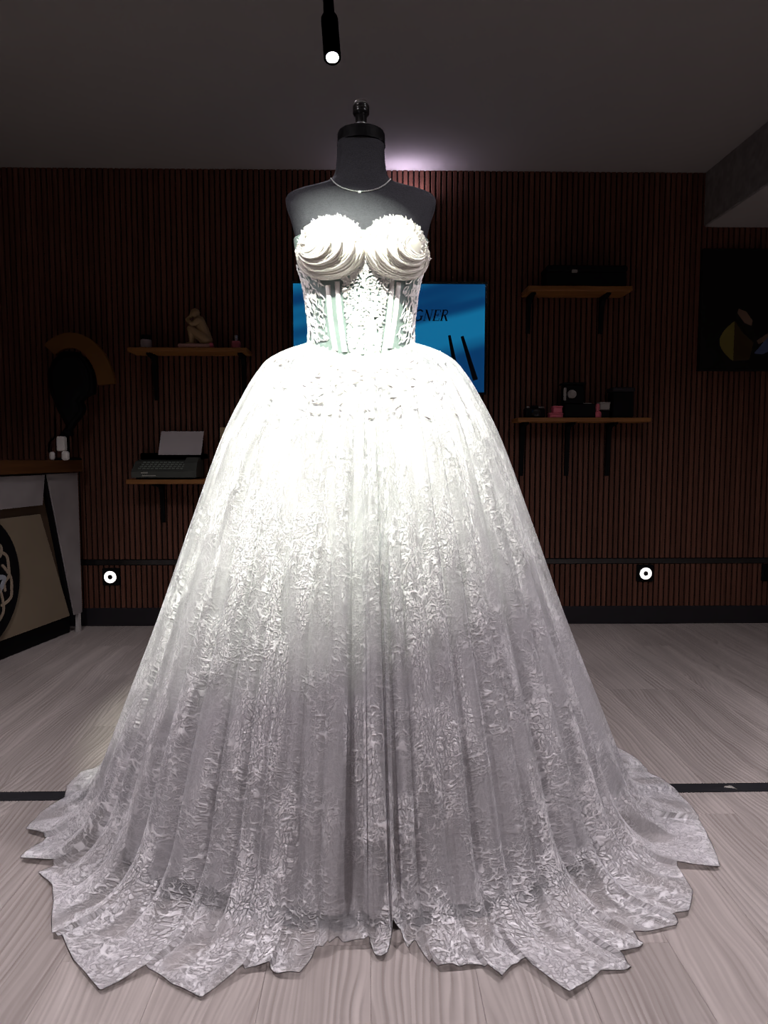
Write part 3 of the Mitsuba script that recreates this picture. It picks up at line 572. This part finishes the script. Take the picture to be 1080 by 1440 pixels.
add('dress_form__finial__tip', lathe([(.0165, 1.798), (.0185, 1.800), (.0185, 1.803), (.015, 1.8085), (.009, 1.812), (0, 1.813)], 48, C0), 'm_gunmetal', 30)
add('dress_form__pole', tube([[XC, YC, .02], [XC, YC, .96]], .016, 20), 'm_gunmetal', 30)
add('dress_form__base_plate', lathe([(0, 0), (.19, 0), (.19, .010), (.17, .018), (.04, .030), (0, .032)], 48, (XC, YC, .0)), 'm_black', 30)
lab('dress_form', 'dark grey fabric dress form with a black neck cap and turned finial wearing the gown', 'dress form')
lab('dress_form__finial', 'turned shiny black and metal finial'); lab('dress_form__neck_cap', 'black neck cap')
# necklace
xs_ = .0735 * np.sin(np.linspace(-np.pi / 2, np.pi / 2, 140)); zs_ = 1.6085 - .0425 * np.sqrt(np.clip(1 - (xs_ / .0735) ** 2, 0, 1)) ** 1.3
fr_ch = np.stack([XC + xs_, front_y(XC + xs_, zs_, .0018), zs_], 1)
bk = np.linspace(math.radians(100), math.radians(260), 60); bk_ch = torso_pt(bk, np.full(60, 1.6095), .0018)
npnt = np.vstack([fr_ch, bk_ch])
add('necklace__chain', tube(npnt, .0011, 6, closed=True), 'm_link', True)
bd = trimesh.creation.icosphere(1, .0016); add('necklace__links', cat([bd.copy().apply_translation(p) for p in npnt[::2]]), 'm_link', True)
labels['necklace__links'] = {'kind': 'stuff'}
pp = fr_ch[68] + [0, -.002, -.003]
add('necklace__pendant', trimesh.creation.icosphere(1, .0042).apply_translation(pp), 'm_crystal', False)
lab('necklace', 'thin silver necklace with a tiny sparkling stone around the neck of the dress form', 'necklace')

# ---------------------------------------------------------------- the gown: bodice
G = 'wedding_gown'
labels[G] = {'label': 'strapless white lace ball gown with corset bodice and long train on the dress form', 'category': 'wedding gown'}
def waist_z(phi):
    c = np.clip(np.cos(phi), 0, 1); return 1.222 - .060 * c ** 2.5
def top_z(phi):
    c = np.clip(np.cos(phi), 0, 1); return 1.468 - .006 * c - .06 * np.clip(-np.cos(phi), 0, 1)
ph = np.linspace(0, 2 * np.pi, 200, endpoint=False); ts = np.linspace(0, 1, 60)
PH, TT = np.meshgrid(ph, ts); Zb = (waist_z(PH) - .02) * (1 - TT) + top_z(PH) * TT
bv = torso_pt(PH, Zb, .005).reshape(-1, 3)
add(G + '__bodice', trimesh.Trimesh(bv, grid_faces(60, 200, True), process=False), 'm_illusion', True); lab(G + '__bodice', 'pale mint sheer corset bodice')
def px2x(u): return (u - 540) * 1.765e-3 + .0345
def ray_z(v, y=1.76):
    t = (720 - v) / 1000.; s, c = math.sin(PITCH), math.cos(PITCH)
    return CAM_H + y * (t * c - s) / (c + t * s)
bones_px = [((463, 402), (473, 494)), ((476, 398), (486, 496)), ((551, 393), (540, 497)), ((560, 397), (548, 490)), ((524, 440), (521, 488))]
for i, ((u0, v0), (u1, v1)) in enumerate(bones_px):
    n = 24; t = np.linspace(0, 1, n); xs = px2x(u0 + (u1 - u0) * t + 1.5 * np.sin(np.pi * t) * (1 if u0 > 510 else -1)); zs = ray_z(v0) + (ray_z(v1) - ray_z(v0)) * t
    w = .0062 if i < 4 else .004; cs = np.linspace(-1, 1, 7); V = []
    for a, z in zip(xs, zs):
        for c in cs:
            X = a + c * w; V.append([X, float(front_y(X, z, .0055)) - .0035 * (1 - c * c) ** .5, z])
    add(G + '__boning_channel' + (f'_{i:03d}' if i else ''), trimesh.Trimesh(np.array(V), grid_faces(n, 7)[:, ::-1], process=False), 'm_ivory', True)
# leaf lace on the bodice
def leaf(L, w, lift):
    n = 5; t = np.linspace(0, 1, n); hw = w * np.sin(np.pi * t) ** .8 / 2
    V = [[(q - .5) * L, 0, lift * (1.2 - (2 * q - 1) ** 2)] for q in t] + [[(q - .5) * L, h_, lift * .15] for q, h_ in zip(t[1:-1], hw[1:-1])] + [[(q - .5) * L, -h_, lift * .15] for q, h_ in zip(t[1:-1], hw[1:-1])]
    F = []
    for s, o in ((1, 5), (-1, 8)):
        ed = [0, o, o + 1, o + 2, 4]
        for a in range(4):
            tri = [[a, a + 1, ed[a + 1]], [a, ed[a + 1], ed[a]]]
            for t3 in tri:
                if len(set(t3)) == 3: F.append(t3[::-1] if s > 0 else t3)
    return np.array(V), np.array(F)
LV, LF = leaf(1, 1, 1)
def scatter_leaves(P, U, W, N, L, w, lift):
    """P points, U length dir, W width dir, N normal"""
    V = P[:, None] + (LV[None, :, 0:1] * L[:, None, None]) * U[:, None] + (LV[None, :, 1:2] * w[:, None, None]) * W[:, None] + (LV[None, :, 2:3] * lift[:, None, None]) * N[:, None]
    F = LF[None] + (np.arange(len(P)) * len(LV))[:, None, None]
    return trimesh.Trimesh(V.reshape(-1, 3), F.reshape(-1, 3), process=False)
def leaf_field(n, sampler, seed):
    r = np.random.RandomState(seed); phi, z, dirn, L, w = sampler(r, n)
    e = 1e-3
    p0 = torso_pt(phi, z, .007); pu = torso_pt(phi + e, z, .007) - p0; pv = torso_pt(phi, z + e, .007) - p0
    pu /= np.linalg.norm(pu, axis=1, keepdims=True); N = np.cross(pu, pv); N /= np.linalg.norm(N, axis=1, keepdims=True); pv = np.cross(N, pu)
    N = -N if (N * (p0 - np.array([XC, YC, 0]))[:, :3] * [1, 1, 0]).sum() < 0 else N
    pv = pv * np.sign(pv[:, 2:3] + 1e-9)
    U = pu * np.cos(dirn)[:, None] + pv * np.sin(dirn)[:, None]; W = np.cross(N, U)
    return scatter_leaves(p0, U, W, N, L, w, np.full(n, .0018) * r.uniform(.6, 1.6, n))
def lx_of(u0, u1, v0, v1, v): return u0 + (u1 - u0) * (v - v0) / (v1 - v0)
def phi_of(x, z):
    t = np.clip((x - XC) / fa(z), -.999, .999); return np.arcsin(np.sign(t) * np.abs(t) ** (2.35 / 2))
def center_s(r, n):
    v = r.uniform(342, 506, n); lo = np.where(v > 398, lx_of(484, 493, 398, 496, v), 482 + (398 - v) * .35); hi = np.where(v > 393, lx_of(545, 533, 393, 497, v), 546 - (393 - v) * .35)
    q = r.uniform(0, 1, n); u = lo + (hi - lo) * q
    z = np.array([ray_z(a) for a in v]); x = px2x(u)
    return phi_of(x, z), z, r.uniform(0, 2 * np.pi, n), r.uniform(.007, .013, n), r.uniform(.003, .005, n)
add(G + '__leaf_lace', leaf_field(2100, center_s, 1), 'm_ivory', 60); labels[G + '__leaf_lace'] = {'label': 'dense white leaf lace on the middle panel', 'kind': 'stuff'}
def side_s(sgn):
    def f(r, n):
        z = r.uniform(1.205, 1.40, n); v = 720 - 1000 * np.tan(np.arctan2(z - CAM_H, 1.76) + PITCH)
        u = lx_of(458, 467, 402, 494, v) if sgn < 0 else lx_of(565, 553, 397, 490, v)
        pe = np.abs(phi_of(px2x(u), z)); ph_ = sgn * (pe + r.uniform(0, 1, n) ** 0.9 * (2.4 - pe))
        keep = r.uniform(0, 1, n) < 1
        return ph_, z, sgn * (np.pi / 2 - r.normal(.55, .35, n)), r.uniform(.010, .020, n), r.uniform(.0025, .0042, n)
    return f
for i, sgn in enumerate((-1, 1)):
    add(G + '__leaf_lace_%03d' % (i + 1), leaf_field(900, side_s(sgn), 10 + i), 'm_ivory', 60); labels[G + '__leaf_lace_%03d' % (i + 1)] = {'label': 'white strands of leaf lace on the side panel', 'kind': 'stuff'}
# cups
CUPS = [(-1, -.0945, 1.4225, .0870, .0735), (1, .0665, 1.4235, .0830, .0725)]
def cup_surface(cup, X, Z):
    sg, cx, cz, ax, az = cup
    q = ((X - cx) / ax) ** 2 + ((Z - cz) / az) ** 2
    b = np.clip(1 - q, 0, 1) ** .62
    return front_y(X, Z, .006) - .040 * b
def k_of(cup, X, Z):
    """which of the nested arcs runs through the point: 0 at the outer apex, 1 on the rim"""
    sg, cx, cz, ax, az = cup
    axx, azz = cx + sg * .58 * ax, cz + .05 * az
    lo, hi = np.zeros_like(X), np.full_like(X, 1.3)
    for _ in range(26):
        m = (lo + hi) / 2; inside = ((X - (axx + (cx - axx) * m)) / (ax * (.22 + .78 * m))) ** 2 + ((Z - (azz + (cz - azz) * m)) / (az * (.22 + .78 * m))) ** 2 < 1
        hi = np.where(inside, m, hi); lo = np.where(inside, lo, m)
    return lo
KA = [.02, .30, .52, .76, 1.0]
for ci, cup in enumerate(CUPS):
    sg, cx, cz, ax, az = cup
    nr, na = 90, 220; rr = np.linspace(0, 1, nr) ** .8; aa = np.linspace(0, 2 * np.pi, na, endpoint=False); AA, RR = np.meshgrid(aa, rr)
    X, Z = cx + ax * RR * np.cos(AA), cz + az * RR * np.sin(AA)
    Y = cup_surface(cup, X, Z); kk = k_of(cup, X, Z)
    pl = np.zeros_like(kk)
    for a, b in zip(KA[:-1], KA[1:]):
        s = np.clip((kk - a) / (b - a), 0, 1); pl += np.where((kk >= a) & (kk < b), .0095 * s ** 1.6 * (1 - np.clip((s - .93) / .07, 0, 1)), 0)
    fade = np.clip((.50 - (Z - cz) / az) / .5, 0, 1); fade = fade * fade * (3 - 2 * fade)
    wr = .0012 * np.sin(kk * 95 + 2.5 * np.sin(AA * 2))
    Y = Y - (pl + wr) * fade * np.clip((1 - RR) * 14, 0, 1)
    V = np.stack([X, Y, Z], -1).reshape(-1, 3)
    cm = trimesh.Trimesh(V, grid_faces(nr, na, True)[:, ::-1], process=False)
    key = G + '__cup' + (f'_{ci:03d}' if ci else '')
    add(key, cm, 'm_satin', True); lab(key, 'ruched ivory satin bust cup')
    # strings of pearls along the folds
    pb = trimesh.creation.icosphere(1, .0019); pc = 0
    for ki, kv in enumerate([.16, .30, .52, .76, 1.0, .965]):
        m_ = kv; ccx = cx + sg * .58 * ax * (1 - m_); ccz = cz + .05 * az * (1 - m_); rx, rz = ax * (.22 + .78 * m_) * .992, az * (.22 + .78 * m_) * .992
        a0, a1 = (math.radians(150), math.radians(378)) if kv < .9 else (math.radians(172), math.radians(372))
        t = np.linspace(a0, a1, 400); px_, pz_ = ccx + sg * rx * np.cos(t), ccz + rz * np.sin(t)
        dl = np.concatenate([[0], np.cumsum(np.hypot(np.diff(px_), np.diff(pz_)))]); tt = np.interp(np.arange(.002, dl[-1], .0040), dl, t)
        px_, pz_ = ccx + sg * rx * np.cos(tt), ccz + rz * np.sin(tt); py_ = cup_surface(cup, px_, pz_) - (.0118 if kv < .9 else .0035)
        add(key + '__pearl_string' + (f'_{pc:03d}' if pc else ''), cat([pb.copy().apply_translation(q) for q in zip(px_, py_, pz_)]), 'm_pearl', True); labels[key + '__pearl_string' + (f'_{pc:03d}' if pc else '')] = {'label': 'row of tiny pearls', 'kind': 'stuff'}; pc += 1
    # lace edging along the top of the cup
    r = np.random.RandomState(40 + ci); n = 190; t = r.uniform(math.radians(-12), math.radians(178), n); t = t if sg > 0 else np.pi - t
    rad = r.uniform(.70, 1.0, n); X, Z = cx + ax * rad * np.cos(t), cz + az * rad * np.sin(t)
    Pn = np.stack([X, cup_surface(cup, X, Z) - .002, Z], 1); U = np.stack([np.cos(t + r.normal(0, .7, n)), 0 * t, np.sin(t + r.normal(0, .7, n))], 1); U /= np.linalg.norm(U, axis=1, keepdims=True)
    N = np.tile([[0, -1.0, 0.25]], (n, 1)); N /= np.linalg.norm(N, axis=1, keepdims=True); W = np.cross(N, U)
    add(key + '__lace_edging', scatter_leaves(Pn, U, W, N, r.uniform(.007, .017, n), r.uniform(.003, .005, n), r.uniform(.001, .003, n)), 'm_ivory', 60); labels[key + '__lace_edging'] = {'label': 'white lace edging with pointed tips', 'kind': 'stuff'}

# ---------------------------------------------------------------- the gown: skirt
FOLDS = [-84, -74, -66, -58, -50, -41, -33, -26, -21.4, -13.2, -8.0, -3.0, 1.8, 6.3, 8.8, 12.4, 16.0, 19.8, 24.6, 31, 38, 45.5, 53, 62, 71, 80]
r = random.Random(5); a = 80.0; back = []
while a < 262: a += r.uniform(7, 12); back.append(a)
FOLDS = FOLDS + [b for b in back if b < 270]
FOLDS = np.array(sorted(FOLDS)); NF = len(FOLDS)
rr_ = np.random.RandomState(3); LEVEL = rr_.uniform(-.5, .5, NF)
i0 = int(np.argmin(abs(FOLDS + 3.0))); LEVEL[i0] = -1.5; LEVEL[i0 + 1] = 1.1; LEVEL[i0 + 2] = -.5; LEVEL[i0 - 1] = .5
SHIFT = rr_.uniform(-.16, .16, NF); LEAN = rr_.choice([-1, 1], NF) * rr_.uniform(.5, 1.2, NF)
def fold_fields(th):
    """per angle (degrees): rounded ridge 0..1, segment width in radians, level, position in the segment"""
    t = (np.asarray(th) + 84) % 360 - 84; i = np.searchsorted(FOLDS, t, side='right') - 1; i = np.clip(i, 0, NF - 1)
    nxt = np.where(i + 1 < NF, FOLDS[(i + 1) % NF], FOLDS[0] + 360); w = nxt - FOLDS[i]; s = (t - FOLDS[i]) / w
    sh = SHIFT[i]; q = s + sh * np.sin(np.pi * s) ** 2
    ridge = 1 - np.abs(2 * q - 1) ** 2.0
    ed = np.clip(np.minimum(s, 1 - s) * w / 0.9, 0, 1); ed = ed * ed * (3 - 2 * ed)
    return ridge, np.radians(w), LEVEL[i] * ed + LEAN[i] * (s - .5) * 1.1, s
PZ = np.array([1.214, 1.205, 1.175, 1.130, 1.075, .995, .765, .528, .28, .12, .03])
PR = np.array([.150, .195, .232, .270, .303, .344, .430, .512, .606, .665, .698])
fR = PchipInterpolator(PZ[::-1], PR[::-1])
def radius(z, th, off=0.0, folds=1.0, lev=1.0):
    R = fR(z); c = np.clip(np.cos(np.radians(th)), 0, 1); g = np.clip((1.15 - z) / 1.15, 0, 1)
    R = R * (1 - (.03 + .175 * g) * c ** 1.6)
    ridge, w, L, s = fold_fields(th)
    ramp = .16 + .84 * g ** .9
    wig = 0.0011 * np.sin(np.radians(th) * 97 + 4 * np.sin(np.radians(th) * 7)) * np.clip((z - .75) / .4, 0, 1)
    return R + off + folds * ((np.minimum(w, .24) * R * .30 * ridge - .014) * ramp + lev * L * .017 * ramp + wig)
OUT = [(-180, 1.30), (-160, 1.25), (-140, 1.05), (-125, .90), (-107.4, .813), (-101, .835), (-95.3, .826), (-91.3, .804), (-86, .836), (-79.8, .840), (-78.2, .81), (-76.8, .785), (-75.6, .79), (-74.4, .812), (-70.6, .827), (-68.6, .785), (-67.2, .755), (-66.7, .757), (-66.2, .786), (-60.4, .762), (-55.4, .769), (-47.6, .800), (-46.9, .785), (-42.6, .795), (-33.1, .815), (-31.1, .735), (-20.9, .749), (-17.9, .670), (-14.7, .651), (-12.5, .665), (-9.1, .660), (-7.5, .605), (-6.4, .604), (-5.5, .592), (-4.0, .578), (1.9, .578), (2.2, .585), (3.0, .608), (3.9, .613), (5.0, .608), (6.5, .566), (7.8, .574), (8.7, .600), (10.1, .596), (12.6, .655), (19.7, .669), (20.8, .714), (23.5, .696), (25.7, .688), (26.9, .797), (33.8, .783), (36.7, .807), (38.0, .805), (38.6, .776), (41.7, .792), (43.2, .790), (43.7, .764), (49.6, .818), (50.6, .818), (51.0, .805), (53.5, .828), (59.2, .822), (65.2, .784), (67.1, .873), (74.7, .867), (83.0, .866), (92.5, .867), (101.8, .850), (113.3, .869), (125, .92), (140, 1.05), (160, 1.25), (180, 1.30)]
OA, OR = np.array(OUT).T
LOBE = np.array([-150, -120, -95, -77, -66.9, -47.3, -31.1, -17.9, -14.0, -5.5, 1.9, 6.5, 12.0, 20.0, 25.7, 38.3, 43.5, 50.8, 65.2, 82, 101, 125, 150])
LDIR = np.array([1, 1, 1, 1, 1, 1, 1, 1, 1, 1, 1, -1, -1, -1, -1, -1, -1, -1, -1, -1, -1, -1, -1])
NT = 1800; th = np.linspace(-180, 180, NT, endpoint=False)
th = th + 0.0
NR, NFLOOR = 190, 90
def skirt_mesh():
    zs = np.concatenate([np.linspace(1.214, 1.12, 36)[:-1], np.linspace(1.12, .16, 120)])
    TH, ZS = np.meshgrid(th, zs); rad = radius(ZS, TH)
    c = np.clip(np.cos(np.radians(TH)), 0, 1); drop = .052 * c ** 2.5 * np.clip((ZS - .95) / .26, 0, 1) ** 1.5
    # first rows gather in to the waist
    top = np.clip((ZS - 1.150) / .064, 0, 1) ** 2.2
    e = 2 / 2.35; s_, c_ = np.sin(np.radians(TH)), np.cos(np.radians(TH))
    wx_, wy_ = .134 * np.sign(s_) * np.abs(s_) ** e, np.where(c_ > 0, .099, .099) * np.sign(c_) * np.abs(c_) ** e
    puff = .006 * np.sin(np.pi * np.clip((ZS - 1.15) / .064, 0, 1)) + .004 * meshkit.noise(np.stack([TH * .35, ZS * 0, ZS * 0], -1)) * np.clip((ZS - 1.16) / .05, 0, 1)
    Xd = rad * s_ * (1 - top) + wx_ * top; Yd = rad * c_ * (1 - top) + wy_ * top
    Zd = ZS - drop + puff
    # floor flare: quadratic curve from the last ring to the floor, then out to the hem
    rl = radius(np.full(NT, .16), th); rl2 = radius(np.full(NT, .20), th); slope = (rl - rl2) / .04
    ridge, w, L, sg = fold_fields(th)
    li = np.searchsorted(LOBE, th, side='right') - 1; li = np.where(li < 0, len(LOBE) - 1, li); nx = LOBE[(li + 1) % len(LOBE)] + np.where(li + 1 >= len(LOBE), 360, 0); tt = np.where(th < LOBE[0], th + 360, th)
    q = np.clip((tt - LOBE[li]) / (nx - LOBE[li]), 0, 1); q = np.where(LDIR[li] > 0, q, 1 - q)
    OSM = gaussian_filter1d(np.interp(th, OA, OR), 14, mode='wrap')
    hf = .0035 + .012 * q ** 1.3 + .005 * ridge
    rf = rl + np.clip(OSM - rl - .015, .012, .10) + .02
    t = np.linspace(0, 1, 34)[:, None]
    cr_, cz_ = np.minimum(rl + slope * .125, rf - .004), .035
    fr_ = (1 - t) ** 2 * rl + 2 * t * (1 - t) * cr_ + t ** 2 * rf; fz_ = (1 - t) ** 2 * .16 + 2 * t * (1 - t) * cz_ + t ** 2 * hf
    t2 = np.linspace(0, 1, 26)[1:, None]
    far = np.maximum(np.interp(th, OA, OR), 0) + .02
    gr = rf + t2 * (np.maximum(far, rf + .03) - rf)
    nz_ = meshkit.fbm(np.stack([gr * np.sin(np.radians(th)) * 14, gr * np.cos(np.radians(th)) * 14, gr * 0], -1), 3)
    gz = hf * (1 - .35 * t2) + .009 * (nz_ - .42) * np.minimum(1, t2 * 6); gz = np.maximum(gz, .0022)
    FR, FZ = np.vstack([fr_[1:], gr]), np.vstack([fz_[1:], gz])
    FX, FY = FR * np.sin(np.radians(th)), FR * np.cos(np.radians(th))
    X = np.vstack([Xd, FX]); Y = np.vstack([Yd, FY]); Z = np.vstack([Zd, FZ])
    # arc length and cut at the hem outline
    rad_all = np.hypot(X, Y); S = np.vstack([np.zeros(NT), np.cumsum(np.sqrt(np.diff(X, axis=0) ** 2 + np.diff(Y, axis=0) ** 2 + np.diff(Z, axis=0) ** 2), 0)])
    ro = np.maximum(np.interp(th, OA, OR), rl + .014); low = Z < .30
    R_out = len(zs) + 26 + 40
    rows = 270; Xo = np.zeros((rows, NT)); Yo, Zo, So = Xo.copy(), Xo.copy(), Xo.copy()
    for j in range(NT):
        ra = np.maximum.accumulate(np.where(low[:, j], rad_all[:, j], 0)); smax = np.interp(ro[j], ra[low[:, j]], S[low[:, j], j])
        s0 = S[len(zs) - 1, j]; ss = np.concatenate([np.linspace(0, s0, 185)[:-1], np.linspace(s0, max(smax, s0 + .01), rows - 184)])
        Xo[:, j], Yo[:, j], Zo[:, j] = np.interp(ss, S[:, j], X[:, j]), np.interp(ss, S[:, j], Y[:, j]), np.interp(ss, S[:, j], Z[:, j]); So[:, j] = ss
    return XC + Xo, YC - Yo, Zo, So
SX, SYY, SZ, SS = skirt_mesh()
rows = SX.shape[0]
# seam column repeated so that uv can run round
idx = np.arange(NT + 1) % NT
V = np.stack([SX[:, idx], SYY[:, idx], SZ[:, idx]], -1).reshape(-1, 3)
UU = np.tile((np.arange(NT + 1) / NT * 5.4)[None], (rows, 1)); UV = np.stack([UU, SS[:, idx]], -1).reshape(-1, 2)
scene[G + '__lace_overskirt'] = mikit.ply((V, grid_faces(rows, NT + 1)), 'm_lace', smooth=True, uv=UV); lab(G + '__lace_overskirt', 'pleated white lace overskirt that spreads into a train on the floor')
hem = np.stack([SX[-1], SYY[-1], SZ[-1]], -1)
add(G + '__hem_edge', tube(hem, .0006, 5, closed=True), 'm_hem', True); lab(G + '__hem_edge', 'thin corded hem edge')
# lining
nl = 720; tl = np.linspace(-180, 180, nl, endpoint=False); zl = np.linspace(1.19, 0, 120)
TL, ZL = np.meshgrid(tl, zl); hemz = .034 + .03 * np.clip(1 - np.cos(np.radians(tl)), 0, 1) + .02 * meshkit.noise(np.stack([tl * .08, tl * 0, tl * 0], -1))
ZL = 1.19 - (1.19 - ZL) / 1.19 * (1.19 - hemz[None])
RL = radius(ZL, TL, -.016, .75, .8) - .012 * np.clip((.35 - ZL) / .35, 0, 1); tp = np.clip((ZL - 1.10) / .09, 0, 1) ** 2; c = np.clip(np.cos(np.radians(TL)), 0, 1)
RL = np.maximum(RL * (1 - tp) + .095 * tp, .09)
V = np.stack([XC + RL * np.sin(np.radians(TL)), YC - RL * np.cos(np.radians(TL)), ZL - .052 * c ** 2.5 * np.clip((ZL - .95) / .26, 0, 1) ** 1.5], -1).reshape(-1, 3)
add(G + '__lining', trimesh.Trimesh(V, grid_faces(120, nl, True), process=False), 'm_lining', True); lab(G + '__lining', 'opaque pale lining under the lace')
# lace appliques where the skirt meets the bodice
r = np.random.RandomState(77); n = 520
thw = r.normal(0, 22, n); zi = (r.uniform(0, 1, n) ** 1.6 * 46).astype(int); ti = ((thw + 180) / 360 * NT).astype(int) % NT
Pn = np.stack([SX[zi, ti], SYY[zi, ti], SZ[zi, ti]], -1); N = np.stack([np.sin(np.radians(thw)), -np.cos(np.radians(thw)), .25 + 0 * thw], -1); N /= np.linalg.norm(N, axis=1, keepdims=True); Pn = Pn + N * .004
g = r.uniform(0, 2 * np.pi, n); T1 = np.stack([np.cos(np.radians(thw)), np.sin(np.radians(thw)), 0 * thw], -1); T2 = np.cross(N, T1); U = T1 * np.cos(g)[:, None] + T2 * np.sin(g)[:, None]; W = np.cross(N, U)
add(G + '__waist_applique', scatter_leaves(Pn, U, W, N, r.uniform(.012, .022, n), r.uniform(.005, .008, n), r.uniform(.001, .003, n)), 'm_ivory', 60); labels[G + '__waist_applique'] = {'label': 'white floral lace at the pointed waist', 'kind': 'stuff'}
# a few crystals on the train
r = np.random.RandomState(9)
for i, (t_, d_) in enumerate([(42, .03), (40, .06), (46, .07), (33, .03), (23, .09), (-53, .10), (51.5, .04), (30, .10), (-22, .08), (58, .06), (8, .07), (70, .05)]):
    j = int((t_ + 180) / 360 * NT); col = np.hypot(SX[:, j] - XC, SYY[:, j] - YC); ii = rows - 1 - int(np.searchsorted(np.cumsum(np.abs(np.diff(SS[::-1, j]))), d_))
    add(G + '__crystal' + (f'_{i:03d}' if i else ''), trimesh.creation.icosphere(1, .0022).apply_translation([SX[ii, j], SYY[ii, j], SZ[ii, j] + .0015]), 'm_crystal', False)
